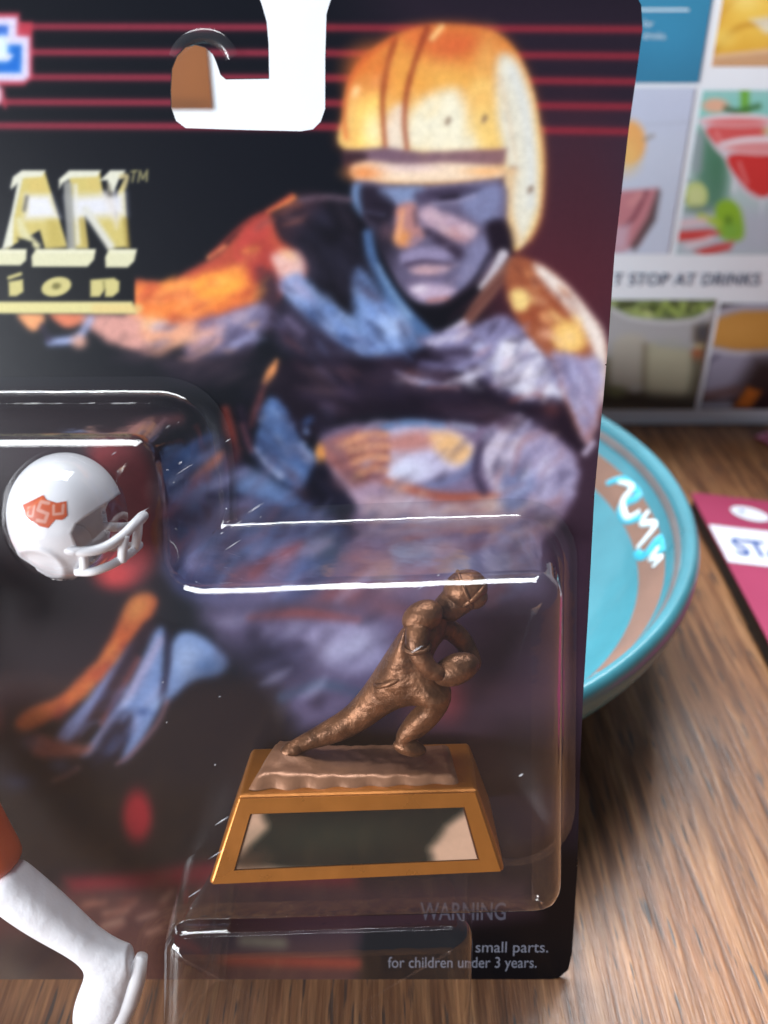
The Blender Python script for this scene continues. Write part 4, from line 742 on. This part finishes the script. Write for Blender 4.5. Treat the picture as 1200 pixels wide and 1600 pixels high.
# A
gold([(36, 268), (70, 268), (105, 385), (70, 388), (62, 360), (26, 380), (10, 390)]); K.poly([(40, 305), (78, 305), (92, 340), (40, 342)], (222, 226, 236), 8, 0.95, smooth=False); K.poly([(44, 278), (68, 276), (76, 300), (46, 300)], (206, 186, 110), 5, 0.9, smooth=False)
pale([(30, 272), (38, 268), (22, 340), (20, 384), (3, 390), (18, 330)]); pale([(16, 292), (20, 276), (34, 266), (71, 266), (66, 276), (36, 278), (24, 290), (18, 296)]); K.line([(42, 308), (38, 328)], 5, (92, 92, 92), 3, 0.9); K.line([(30, 344), (38, 366), (58, 384)], [10, 14, 10], (210, 206, 160), 4); K.poly([(28, 372), (50, 378), (50, 386), (34, 388)], (14, 17, 24), 3, smooth=False); K.poly([(74, 344), (90, 344), (102, 386), (76, 388)], (186, 170, 92), 5, 0.9, smooth=False)
# N
gold([(108, 272), (156, 268), (160, 300), (182, 340), (184, 300), (194, 282), (200, 386), (168, 388), (132, 330), (138, 388), (112, 388)]); K.poly([(104, 308), (194, 302), (196, 336), (110, 342)], (218, 222, 234), 9, 0.95, smooth=False); K.line([(106, 290), (112, 386)], 14, (150, 152, 148), 3, 0.9, smooth=False); K.line([(118, 290), (122, 380)], 5, (214, 216, 210), 3, 0.9, smooth=False); K.poly([(134, 274), (150, 274), (160, 300), (138, 296)], (204, 186, 112), 5, 0.9, smooth=False)
pale([(92, 296), (92, 280), (108, 266), (158, 266), (152, 276), (112, 278), (98, 286)]); pale([(156, 282), (172, 266), (196, 266), (192, 276), (186, 280), (178, 300), (168, 300), (168, 282)]); K.line([(190, 276), (198, 276), (194, 292)], 7, (190, 178, 130), 3); K.poly([(133, 340), (168, 384), (162, 388), (140, 388)], (14, 17, 24), 3, smooth=False); K.line([(134, 328), (172, 384)], 13, (208, 210, 202), 4, 0.95, smooth=False); K.poly([(158, 300), (176, 300), (186, 342), (182, 356)], (216, 212, 206), 6, 0.8, smooth=False); K.line([(196, 344), (200, 384)], 7, (150, 132, 66), 4, 0.8, smooth=False); K.line([(128, 344), (134, 382)], 8, (170, 152, 84), 4, 0.8, smooth=False); K.line([(168, 290), (172, 304)], 6, (70, 66, 56), 4, 0.8)
for P in ([(-60, 389), (42, 389), (41, 407), (32, 415), (-60, 415)], [(56, 389), (150, 389), (147, 406), (137, 417), (50, 417), (49, 400)], [(170, 389), (214, 389), (210, 408), (200, 418), (165, 418), (164, 402)]): pale(P, 1.8, 1, (214, 214, 180)); K.line([(P[0][0] + 4, P[0][1] + 4), (P[1][0] - 4, P[1][1] + 4)], 4, (228, 228, 206), 2, 0.7, smooth=False)
# small letters
YL = (200, 192, 128)
K.line([(14, 434), (32, 428)], 6, YL, 2, smooth=False); K.poly([(13, 440), (36, 436), (37, 456), (26, 463), (14, 463)], YL, 2, smooth=False); K.blob(88, 448, 24, 15, YL, 1, -14, 0.12); K.blob(88, 447, 7, 5, (112, 108, 60), 0.9, -14, 0.5); K.poly([(141, 437), (178, 434), (187, 440), (186, 456), (176, 464), (164, 464), (164, 452), (156, 464), (141, 464)], YL, 2, smooth=False); K.line([(162, 440), (163, 452)], 3, (120, 116, 70), 2, 0.8)
for P in ([(205, 268), (214, 267)], [(210, 268), (207, 284)], [(216, 284), (219, 267), (223, 280), (230, 266), (229, 283)]): K.line(P, 3, (150, 146, 104), 1.6, smooth=False)

K.c = gauss(K.c, 0.7)
RGB = K.linear().reshape(len(ys), len(xs), 3)
ix = np.clip(np.searchsorted(xs, gx) - 1, 0, len(xs) - 2); iy = np.clip(np.searchsorted(ys, gy) - 1, 0, len(ys) - 2)
fx = np.clip((gx - xs[ix]) / (xs[ix + 1] - xs[ix]), 0, 1)[:, None]; fy = np.clip((gy - ys[iy]) / (ys[iy + 1] - ys[iy]), 0, 1)[:, None]
set_ink(me, (RGB[iy, ix] * (1 - fx) + RGB[iy, ix + 1] * fx) * (1 - fy) + (RGB[iy + 1, ix] * (1 - fx) + RGB[iy + 1, ix + 1] * fx) * fy)
PRINT = print_mat('card_print', 0.30, 0.90, 0.3)
link('printed_face', me, PRINT, card, True)

# small warning print
INK_PALE = pbr('pale_ink', (112, 114, 126), 0.5, spec=0.3); INK_DIM = pbr('dim_ink', (78, 76, 88), 0.5, spec=0.3)
def card_text(body, px, py, h_px, mat, xs=1.0, off=0.0, right=None):
    a = cp(px, py, 0.00015); s = (cp(px, py - h_px, 0).y - cp(px, py, 0).y) / 0.70
    me = text_mesh(body, s, offset=off)
    w = max(v.co.x for v in me.vertices)
    if right: me.transform(Matrix.Diagonal(((cp(right, py, 0).x - a.x) / w, 1, 1, 1)))
    o = link('lettering', me, mat, card); o.location = a
card_text('WARNING', 657, 1437, 27, INK_DIM, off=0.0001, right=790)
card_text('small parts.', 742, 1488, 17, INK_PALE, right=856)
card_text('for children under 3 years.', 606, 1512, 17, INK_PALE, right=838)

# ------------------------------------------------------------------ clear blister
CLEAR = clear_mat('clear_blister', gain=1.8, rough=0.05, haze=0.006, bump=0.00035, bscale=70)
CLEAR_FLAT = clear_mat('clear_panel', gain=1.1, rough=0.07, haze=0.006, bump=0.00007, bscale=40)
def offset_loop(P, d):
    n = len(P); out = []
    for i in range(n):
        t = P[(i + 1) % n] - P[i - 1]; t = t / (np.linalg.norm(t) + 1e-12); out.append(P[i] + np.array([t[1], -t[0]]) * d)
    return np.array(out)
def resample(P, step):
    out = []
    n = len(P)
    for i in range(n):
        a, b = P[i], P[(i + 1) % n]; L = np.linalg.norm(b - a); k = max(1, int(L / step))
        for j in range(k): out.append(a + (b - a) * j / k)
    return np.array(out)
def blister(name, corner_px, radii, depth, prof, parent, fan=False):
    P = [card_at(p[0], p[1], depth)[:2] for p in corner_px]
    P = resample(round_poly(P, radii, 8), 0.004)
    A = 0.5 * sum(P[i - 1][0] * P[i][1] - P[i][0] * P[i - 1][1] for i in range(len(P)))
    if A < 0: P = P[::-1]
    n = len(P); verts, faces = [], []
    for (off, z) in prof:
        L = offset_loop(P, off)
        for q in L: verts.append((q[0], q[1], z))
    for r_ in range(len(prof) - 1):
        for i in range(n): faces.append((r_ * n + i, r_ * n + (i + 1) % n, (r_ + 1) * n + (i + 1) % n, (r_ + 1) * n + i))
    me = mesh_from(verts, faces); o = link(name, me, CLEAR, parent, True)
    L = offset_loop(P, prof[-1][0]); lo, hi = L.min(0), L.max(0); zf = prof[-1][1]
    if fan:
        c_ = L.mean(0); link('front_panel', mesh_from([(q[0], q[1], zf) for q in L] + [(c_[0], c_[1], zf)], [(i, (i + 1) % n, n) for i in range(n)]), CLEAR_FLAT, o); return o
    bm = bmesh.new(); bm.faces.new([bm.verts.new((q[0], q[1], zf)) for q in L])
    for ax, no in ((0, (1, 0, 0)), (1, (0, 1, 0))):
        for t in np.arange(lo[ax] + .009, hi[ax] - .002, .013):
            bmesh.ops.bisect_plane(bm, geom=bm.verts[:] + bm.edges[:] + bm.faces[:], dist=1e-7, plane_co=(t, 0, zf) if ax == 0 else (0, t, zf), plane_no=no)
    bmesh.ops.triangulate(bm, faces=[f for f in bm.faces if len(f.verts) > 4]); pm = bpy.data.meshes.new('m'); bm.to_mesh(pm); bm.free()
    link('front_panel', pm, CLEAR_FLAT, o)
    return o
D = 0.034
PROF = [(0.0095, 0.0005), (0.0086, 0.0006), (0.0072, 0.0011), (0.0060, 0.0022), (0.0050, 0.0040), (0.0042, 0.0066), (0.0007, 0.0278), (0.0003, 0.0296), (-0.0006, 0.0313), (-0.0019, 0.0326), (-0.0034, 0.0334), (-0.0050, 0.0339), (-0.0066, 0.0340)]
blister('blister_shell', [(-330, 690), (228, 688), (247, 800), (250, 930), (883, 908), (880, 1440), (262, 1456), (240, 1740), (-330, 1740)],
        [.006, .006, .0, .011, .006, .006, .006, .004, .006], D, PROF, card)
PROF2 = [(0.0022, 0.0008), (0.0020, 0.0030), (0.0003, 0.0252), (0.0, 0.0268), (-0.0008, 0.0284), (-0.0022, 0.0295), (-0.0040, 0.0300), (-0.0056, 0.0301)]
blister('lower_blister', [(252, 1468), (742, 1453), (730, 1745), (246, 1745)], [.006, .006, .004, .004], 0.030, PROF2, card, True)
# glints on the plastic, put in as short slanting white slivers
GLINT = pbr('white_glint', (232, 236, 244), 0.25, spec=0.8)
verts, faces = [], []
sc_rng = random.Random(9)
zones = [(560, 880, 830, 930, 3), (640, 980, 860, 1240, 3), (200, 1060, 360, 1200, 4), (20, 700, 240, 900, 3), (280, 1240, 350, 1420, 4), (250, 640, 360, 760, 7), (340, 780, 480, 880, 5)]
for (x0, y0, x1, y1, n) in zones:
    for i in range(n):
        px = sc_rng.uniform(x0, x1); py = sc_rng.uniform(y0, y1); L = sc_rng.choice([3, 5, 8, 18, 24]) * sc_rng.uniform(.8, 1.2); wd = sc_rng.uniform(0.5, 1.3); d = D + 0.00008 if py > 935 else sc_rng.uniform(0.012, 0.030)
        a = cp(px - L / 2, py + L * 0.32, d); b = cp(px + L / 2, py - L * 0.32, d); m_ = (a + b) / 2; t = Vector((-(b - a).y, (b - a).x, 0)).normalized() * wd * 0.00007
        k0 = len(verts); verts += [a, m_ - t, b, m_ + t, m_ + Vector((0, 0, 0.00012))]
        faces += [(k0, k0 + 1, k0 + 4), (k0 + 1, k0 + 2, k0 + 4), (k0 + 2, k0 + 3, k0 + 4), (k0 + 3, k0, k0 + 4)]
tag(link('glint_slivers', mesh_from(verts, faces), GLINT, card), kind='stuff')
# clear plastic hang tab stuck round the hang hole
arc = [cp(300 + 62 * math.cos(t), 108 + 60 * math.sin(t), 0.0006) for t in np.linspace(R(200), R(375), 26)]
verts, faces = [], []
for i, t in enumerate(np.linspace(R(195), R(345), 26)):
    a = cp(318 + 56 * math.cos(t), 100 + 56 * math.sin(t), 0.0004); b = cp(318 + 44 * math.cos(t), 102 + 44 * math.sin(t), 0.0022); c = cp(318 + 36 * math.cos(t), 104 + 36 * math.sin(t), 0.0004); verts += [a, b, c]
for i in range(25): faces += [(3 * i, 3 * i + 1, 3 * i + 4, 3 * i + 3), (3 * i + 1, 3 * i + 2, 3 * i + 5, 3 * i + 4)]
link('hang_tab', mesh_from(verts, faces), clear_mat('clear_tab', 0.16, haze=0.02, gain=0.8), card, True)

# ================================================================== SMALL WHITE HELMET
WHITEP = pbr('white_plastic', (242, 242, 244), 0.36, noise=0.02, spec=0.4, sss=0.05)
hc = cp(100, 806, 0.014)
helm = empty('toy_helmet', CARD @ Matrix.Translation(hc), 'small white plastic football helmet with orange mark inside the blister', 'helmet')
def hl(px, py, z=0.0):
    v = cp(px, py, 0.014 + z); return Vector((v.x - hc.x, v.y - hc.y, z))
ha = (cp(190, 806, .014).x - cp(18, 806, .014).x) / 2; hcx = (cp(190, 806, .014).x + cp(18, 806, .014).x) / 2 - hc.x
hb = (cp(100, 708, .014).y - cp(100, 900, .014).y) / 2; hcy = (cp(100, 708, .014).y + cp(100, 900, .014).y) / 2 - hc.y
hw = 0.0118
OPEN = np.array([[*hl(*p)[:2]] for p in [(260, 745), (192, 764), (182, 776), (160, 790), (146, 800), (140, 814), (144, 830), (152, 846), (152, 866), (140, 886), (118, 902), (104, 930), (260, 940)]])
BOT = np.array([[*hl(*p)[:2]] for p in [(-20, 868), (40, 868), (48, 880), (80, 892), (104, 898), (150, 905), (180, 960), (-20, 960)]])
nt_, nr_ = 200, 46
verts = []
for side in (1, -1):
    for j in range(nr_ + 1):
        t = (math.pi / 2) * j / nr_; r_ = math.sin(t)
        for k in range(nt_):
            th = 2 * math.pi * k / nt_; sq = 1.0
            verts.append([hcx + ha * r_ * math.cos(th), hcy + hb * r_ * math.sin(th), side * hw * (max(0.0, 1 - r_ ** 2.3)) ** 0.5])
V = np.array(verts)
def hs(x, y): return np.maximum(-poly_sdf(x, y, OPEN), -poly_sdf(x, y, BOT))
stp = 0.0007; d = hs(V[:, 0], V[:, 1]); m = np.abs(d) < stp * 0.6; e = 1e-5
gxx = (hs(V[m, 0] + e, V[m, 1]) - hs(V[m, 0] - e, V[m, 1])) / (2 * e); gyy = (hs(V[m, 0], V[m, 1] + e) - hs(V[m, 0], V[m, 1] - e)) / (2 * e)
V[m, 0] -= d[m] * gxx; V[m, 1] -= d[m] * gyy
# pressed ear hollow and side ridge
ep = hl(84, 868)
for sgn in (1,):
    rr = np.hypot((V[:, 0] - ep.x) / 0.0042, (V[:, 1] - ep.y) / 0.0034)
    V[:, 2] -= np.sign(V[:, 2]) * 0.0011 * np.exp(-(rr ** 4)); V[:, 2] += np.sign(V[:, 2]) * 0.0006 * np.exp(-((rr - 1.25) ** 2) / 0.05)
faces = []
for s_ in (0, 1):
    o0 = s_ * (nr_ + 1) * nt_
    for j in range(nr_):
        for k in range(nt_):
            q = (o0 + j * nt_ + k, o0 + j * nt_ + (k + 1) % nt_, o0 + (j + 1) * nt_ + (k + 1) % nt_, o0 + (j + 1) * nt_ + k)
            c = V[list(q)].mean(0)
            if hs(c[:1], c[1:2])[0] < 0: faces.append(q if s_ == 0 else q[::-1])
me = mesh_from(V, faces); bm = bmesh.new(); bm.from_mesh(me); bmesh.ops.remove_doubles(bm, verts=bm.verts, dist=2e-5)
bmesh.ops.delete(bm, geom=[v for v in bm.verts if not v.link_faces], context='VERTS'); me = bm_mesh(bm)
sh = link('shell', me, WHITEP, helm, True); sd = sh.modifiers.new('thick', 'SOLIDIFY'); sd.thickness = 0.0009; sd.offset = -1
def hz(px, py, k=1.0):
    v = hl(px, py); q = ((v.x - hcx) / ha) ** 2 + ((v.y - hcy) / hb) ** 2
    return hw * max(0.0, 1 - min(1, math.sqrt(q)) ** 2.3) ** 0.5
# face guard bars
def bar(pl, r_=0.0011, zs=None):
    P = []
    for i, p in enumerate(pl):
        v = hl(p[0], p[1]); P.append((v.x, v.y, p[2]))
    P = crom(P, 6, False); link('guard_bar', tube_mesh(P, r_, 10), WHITEP, helm, True)
zz = 0.0094
bar([(118, 838, zz), (150, 842, zz + .001), (180, 840, .0088), (202, 828, .0056), (215, 814, .002), (218, 810, -.001), (215, 814, -.005), (202, 828, -.008), (180, 840, -.0098), (140, 840, -.0098)], 0.00105)
bar([(140, 876, zz - .001), (166, 874, .0092), (190, 868, .007), (207, 860, .003), (212, 857, -.001), (207, 860, -.005), (188, 868, -.008), (150, 874, -.0095)], 0.0009)
bar([(150, 842, zz), (154, 860, zz), (150, 878, zz - .001)], 0.0010); bar([(217, 811, .0005), (217, 834, .0012), (211, 858, .0005)], 0.0010); bar([(206, 828, .0052), (204, 846, .0058), (202, 866, .0055)], 0.0010)
# orange mark printed on the side
LOGO = np.array([(33, 790), (50, 782), (66, 774), (72, 781), (88, 786), (102, 784), (105, 806), (98, 812), (88, 811), (77, 824), (64, 821), (54, 814), (41, 815), (39, 801)], float)
def on_helmet(a, b):
    co = card_at(a, b, 0.014 + 0.0112); x = co[:, 0] - hc.x; y = co[:, 1] - hc.y
    q = np.clip(((x - hcx) / ha) ** 2 + ((y - hcy) / hb) ** 2, 0, 1) ** 0.5
    return np.stack([x, y, hw * np.sqrt(np.maximum(0, 1 - q ** 2.3)) + 0.00012], -1)
me, lx, ly = sheet(np.arange(30, 109, 0.9), np.arange(770, 828, 0.9), lambda a, b: poly_sdf(a, b, LOGO), on_helmet, 0.9)
L_ = Ink(lx, ly, (204, 88, 42))
L_.line([(44, 794), (54, 790), (52, 806), (43, 806), (44, 794)], 3.4, (226, 168, 148), 1.2, smooth=False); L_.line([(76, 786), (64, 784), (60, 796), (76, 802), (72, 814), (60, 812)], 5.5, (222, 158, 138), 1.4, smooth=False); L_.line([(84, 790), (85, 803), (98, 802), (98, 790)], 4.2, (222, 160, 140), 1.3, smooth=False); L_.line([(40, 800), (64, 779)], 2.5, (222, 106, 46), 1.2)
set_ink(me, L_.linear()); link('side_mark', me, print_mat('mark_print', 0.4, 1.0), helm, True)
# clear cradle that holds the helmet
me = lathe_mesh([(math.sin(t) * 1.0, math.cos(t)) for t in np.linspace(0.12, math.pi / 2, 14)], 64)
for v in me.vertices: v.co = Vector((v.co.x * ha * 1.10 + hcx - 0.0004, v.co.y * hb * 1.05 + hcy, v.co.z * 0.0165 - 0.002))
cr = link('helmet_bubble', me, CLEAR, card, True); cr.location = hc

# ================================================================== SMALL BRONZE TROPHY
GOLD = pbr('gold_plastic', (168, 102, 34), 0.30, metal=0.5, noise=0.08, nscale=120, bump=0.00006, bscale=300)
BRONZE = pbr('bronze_paint', (112, 74, 48), 0.40, metal=0.6, noise=0.5, nscale=220, bump=0.0006, bscale=380)
PLATE = pbr('pale_plate', (186, 150, 124), 0.3, metal=0.3, noise=0.05)
DARKP = pbr('plaque_reflection', (20, 24, 20), 0.18, noise=0.3, nscale=90)
tb_ = Vector((-0.006, 0.0500, 0.0165))
troph = empty('trophy', CARD @ Matrix.Translation(tb_), 'small bronze player trophy on a gold plinth inside the blister', 'trophy')
def tl(px, py, dz): return cp(px, py, dz) - tb_
ft = (cp(372, 1243, .0245), cp(746, 1233, .0245)); fb = (cp(325, 1384, .0300), cp(790, 1363, .0300))
xt0, xt1 = ft[0].x - tb_.x, ft[1].x - tb_.x; xb0, xb1 = fb[0].x - tb_.x, fb[1].x - tb_.x; yt0, yt1 = ft[0].y - tb_.y, ft[1].y - tb_.y; yb0, yb1 = fb[0].y - tb_.y, fb[1].y - tb_.y
zt, zb, zback = .0245 - tb_.z, .0300 - tb_.z, .0030 - tb_.z
co = [(xb0, yb0, zb), (xb1, yb1, zb), (xb1, yb1, zback - .002), (xb0, yb0, zback - .002), (xt0, yt0, zt), (xt1, yt1, zt), (xt1, yt1, zback), (xt0, yt0, zback)]
bm = bmesh.new(); vv = [bm.verts.new(c) for c in co]
for q in ((0, 1, 5, 4), (1, 2, 6, 5), (2, 3, 7, 6), (3, 0, 4, 7), (4, 5, 6, 7), (3, 2, 1, 0)): bm.faces.new([vv[i] for i in q])
bm.faces.ensure_lookup_table(); front = bm.faces[0]
bmesh.ops.bevel(bm, geom=list(bm.edges), offset=0.0009, segments=3, affect='EDGES', profile=0.5)
link('plinth', bm_mesh(bm), GOLD, troph)
def fpt(u, v, lift=0.0):
    a = Vector(co[0]).lerp(Vector(co[1]), u); b = Vector(co[4]).lerp(Vector(co[5]), u); p = a.lerp(b, v)
    nrm = (Vector(co[1]) - Vector(co[0])).cross(Vector(co[4]) - Vector(co[0])).normalized(); return p + nrm * lift
def frame_quad(name, pts, mat, z, th=0.0004):
    P = [fpt(u, v, z) for u, v in pts]; Q = [fpt(u, v, z - th) for u, v in pts]; n = len(P)
    faces = [tuple(range(n))] + [(i, n + i, n + (i + 1) % n, (i + 1) % n) for i in range(n)]
    link(name, mesh_from(P + Q, faces), mat, troph)
# raised gold frame of four rails, pale plate with a painted dark reflection inside
for pts in ([(.015, .03), (.985, .03), (.925, .17), (.075, .17)], [(.015, .97), (.075, .80), (.925, .80), (.985, .97)], [(.015, .03), (.075, .17), (.075, .80), (.015, .97)], [(.985, .03), (.985, .97), (.925, .80), (.925, .17)]): frame_quad('frame_rail', pts, GOLD, 0.0009, 0.0012)
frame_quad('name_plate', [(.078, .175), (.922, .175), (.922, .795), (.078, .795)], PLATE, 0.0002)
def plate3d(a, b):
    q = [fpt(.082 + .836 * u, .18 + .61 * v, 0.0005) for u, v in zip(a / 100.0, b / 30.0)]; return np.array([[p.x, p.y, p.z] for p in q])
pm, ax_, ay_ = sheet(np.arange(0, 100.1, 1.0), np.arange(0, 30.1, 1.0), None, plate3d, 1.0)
PQ = Ink(ax_, ay_, (190, 152, 126)); PQ.poly([(2, 2), (74, -4), (82, 8), (90, 20), (99, 34), (12, 34), (9, 22), (1, 10)], (20, 24, 19), 3.5, 1, w=1.5); PQ.blob(40, 16, 30, 8, (34, 40, 30), 0.7); PQ.blob(4, 4, 8, 6, (84, 58, 42), 0.6)  # mirror reflections of the plaque painted in: beige corners, soft dark middle
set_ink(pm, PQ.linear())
link('plaque_reflection', pm, print_mat('plaque_reflection_paint', 0.16, 1.0, 0.6), troph)
# bronze ground slab
gt = [tl(388, 1226, .0225), tl(722, 1206, .0225), tl(706, 1152, .0060), tl(430, 1166, .0060)]; topy = sum(p.y for p in gt) / 4
NXG, NZG = 46, 22; verts, faces = [], []
def slab_y(x, z, e): return yt0 + 0.0003 + (0.0027 + 0.00035 * (float(fbm(np.array([x * 700.]), np.array([z * 700.]), 3)[0]) - 0.5) * 2 + 0.0022 * math.exp(-(((x + 0.0165) / 0.006) ** 2 + ((z + 0.004) / 0.006) ** 2))) * e
for b in range(NZG + 1):
    for a in range(NXG + 1):
        u, v = a / NXG, b / NZG; p = gt[0].lerp(gt[1], u).lerp(gt[3].lerp(gt[2], u), v)
        e = min(1, min(u, 1 - u) * 26, min(v, 1 - v) * 13); wob = 0.0005 * math.sin(a * 0.9 + b * 0.5) * (1 - e)
        verts.append((p.x, slab_y(p.x, p.z, e ** 0.5), p.z + wob))
for b in range(NZG):
    for a in range(NXG): faces.append((b * (NXG + 1) + a, b * (NXG + 1) + a + 1, (b + 1) * (NXG + 1) + a + 1, (b + 1) * (NXG + 1) + a))
link('ground_slab', mesh_from(verts, faces), pbr('tan_bronze', (150, 106, 78), 0.38, metal=0.4, noise=0.2, nscale=160, bump=0.0002, bscale=300), troph, True)
# bronze runner
def nd(px, py, z, r1, r2=None): return (tl(px, py, z), r1, r2 or r1)
nodes = [nd(618, 1062, .0150, .0058, .0056),            # 0 pelvis
         nd(632, 1028, .0152, .0056, .0052), nd(656, 984, .0155, .0058, .0052), nd(688, 962, .0158, .0040), nd(704, 946, .0160, .0036), nd(722, 930, .0160, .0042, .0040), nd(732, 924, .0160, .0036),   # 1-6 spine, neck, head
         nd(656, 966, .0212, .0034), nd(650, 1014, .0238, .0026), nd(672, 1050, .0244, .0022), nd(698, 1056, .0244, .0018),    # 7-10 near arm
         nd(698, 974, .0108, .0032), nd(726, 1004, .0095, .0023), nd(742, 1040, .0110, .0022), nd(722, 1052, .0150, .0016),    # 11-14 far arm
         nd(652, 1080, .0185, .0056, .0052), nd(696, 1086, .0198, .0044), nd(664, 1120, .0178, .0035), nd(626, 1156, .0165, .0023), nd(652, 1172, .0172, .0020),  # 15-19 front leg
         nd(588, 1092, .0125, .0050), nd(556, 1124, .0120, .0036), nd(520, 1142, .0125, .0031), nd(476, 1160, .0130, .0020), nd(446, 1176, .0140, .0018)]           # 20-24 trailing leg
edges = [(0, 1), (1, 2), (2, 3), (3, 4), (4, 5), (5, 6), (2, 7), (7, 8), (8, 9), (9, 10), (2, 11), (11, 12), (12, 13), (13, 14), (0, 15), (15, 16), (16, 17), (17, 18), (18, 19), (0, 20), (20, 21), (21, 22), (22, 23), (23, 24)]
link('player_body', skin_mesh(nodes, edges, 0, 2), BRONZE, troph, True)
def ellipsoid(c, rx, ry, rz, rot=0.0, seg=28):
    bm = bmesh.new(); bmesh.ops.create_uvsphere(bm, u_segments=seg, v_segments=seg // 2, radius=1)
    bmesh.ops.transform(bm, matrix=Matrix.Translation(c) @ Matrix.Rotation(rot, 4, 'Z') @ Matrix.Diagonal((rx, ry, rz, 1)), verts=bm.verts); return bm
hm = ellipsoid(tl(727, 921, .0160), .0049, .0042, .0046, R(24))
link('head_cap', bm_mesh(hm), BRONZE, troph, True)
link('face', bm_mesh(ellipsoid(tl(742, 934, .0168), .0028, .0024, .0030, R(20))), BRONZE, troph, True)
link('jersey_hem', tube_mesh([tl(618, 1048, .0150) + Vector((math.cos(t) * .0056 * 0.85, math.cos(t) * .0056 * 0.5, math.sin(t) * .0054)) for t in np.linspace(0, 2 * math.pi, 26)], .0006, 6, False), BRONZE, troph, True)
def ring(name, c, u, v, r_, t):
    u, v = Vector(u).normalized(), Vector(v).normalized(); link(name, tube_mesh([Vector(c) + (u * math.cos(k) * r_[0] + v * math.sin(k) * r_[1]) for k in np.linspace(0, 2 * math.pi, 24)], t, 6, False), BRONZE, troph, True)
ring('helmet_rim', tl(736, 927, .0162), (0.75, 0.66, 0), (0, 0, 1), (.0037, .0041), .0006)
ring('helmet_strap', tl(727, 921, .0160), (-0.40, 0.92, 0), (0, 0, 1), (.0041, .0045), .0005)
ring('sleeve_cuff', tl(651, 1010, .0236), (1, 0.1, 0), (0, -0.2, 1), (.0026, .0026), .0005)
link('shoulder_pad', bm_mesh(ellipsoid(tl(660, 964, .0205), .0046, .0034, .0034, R(30))), BRONZE, troph, True)
link('boot', bm_mesh(ellipsoid(tl(640, 1168, .0170), .0038, .0019, .0021, R(-14))), BRONZE, troph, True); link('boot', bm_mesh(ellipsoid(tl(456, 1172, .0137), .0032, .0019, .0020, R(28))), BRONZE, troph, True)
link('ball', bm_mesh(ellipsoid(tl(712, 1046, .0225), .0052, .0033, .0033, R(24))), BRONZE, troph, True)

# ================================================================== PLAYER FIGURE (one leg reaches into view)
ORANGE = pbr('orange_plastic', (206, 84, 42), 0.4, noise=0.04, sss=0.05)
SKIN = pbr('figure_skin', (150, 100, 76), 0.45)
fb_ = cp(-60, 1560, .016)
fig = empty('player_figure', CARD @ Matrix.Translation(fb_), 'plastic player figure with white sock and shoe and orange pants, in the blister', 'toy figure')
def fl(px, py, z, r1, r2=None): return (cp(px, py, z) - fb_, r1, r2 or r1)
leg = [fl(-150, 1150, .0170, .0088), fl(-70, 1250, .0170, .0084), fl(-14, 1336, .0170, .0070), fl(10, 1366, .0170, .0064)]
link('pants_leg', skin_mesh(leg, [(0, 1), (1, 2), (2, 3)], 0, 2), ORANGE, fig, True)
sock = [fl(-6, 1366, .0172, .0062), fl(18, 1386, .0172, .0064), fl(56, 1416, .0174, .0062), fl(100, 1448, .0176, .0054), fl(140, 1476, .0178, .0046), fl(172, 1496, .0178, .0048),
        fl(174, 1524, .0180, .0066, .0052), fl(163, 1556, .0182, .0066, .0052), fl(148, 1588, .0184, .0060, .0048), fl(138, 1616, .0184, .0040, .0038), fl(204, 1492, .0178, .0034)]
link('sock_and_shoe', skin_mesh(sock, [(i, i + 1) for i in range(9)] + [(5, 10)], 5, 3), pbr('white_sock_plastic', (238, 239, 243), 0.45, noise=0.04, nscale=90, bump=0.0009, bscale=110, sss=0.05), fig, True)
sole = [cp(222, 1493, .0178) - fb_, cp(212, 1528, .0180) - fb_, cp(200, 1560, .0182) - fb_, cp(184, 1594, .0184) - fb_, cp(168, 1624, .0184) - fb_]
link('sole', tube_mesh(sole, [.0014, .0024, .0028, .0028, .0018], 12), WHITEP, fig, True)
rest = [fl(-190, 1130, .016, .0100), fl(-215, 1040, .016, .0094), fl(-220, 950, .016, .0105), fl(-222, 890, .016, .0044), fl(-150, 925, .018, .0048), fl(-110, 1010, .022, .0040), fl(-160, 1070, .025, .0034), fl(-290, 925, .016, .0048), fl(-310, 1010, .020, .0040)]
link('jersey', skin_mesh(rest, [(0, 1), (1, 2), (2, 3), (2, 4), (4, 5), (5, 6), (2, 7), (7, 8)], 0, 2), ORANGE, fig, True)
leg2 = [fl(-215, 1150, .0150, .0086), fl(-240, 1290, .0170, .0080), fl(-260, 1400, .0160, .0070), fl(-270, 1530, .0150, .0048), fl(-240, 1570, .0190, .0040)]
link('far_leg', skin_mesh(leg2, [(i, i + 1) for i in range(4)], 0, 2), WHITEP, fig, True)
link('head', bm_mesh(ellipsoid(cp(-222, 840, .016) - fb_, .0075, .0085, .0078)), WHITEP, fig, True)
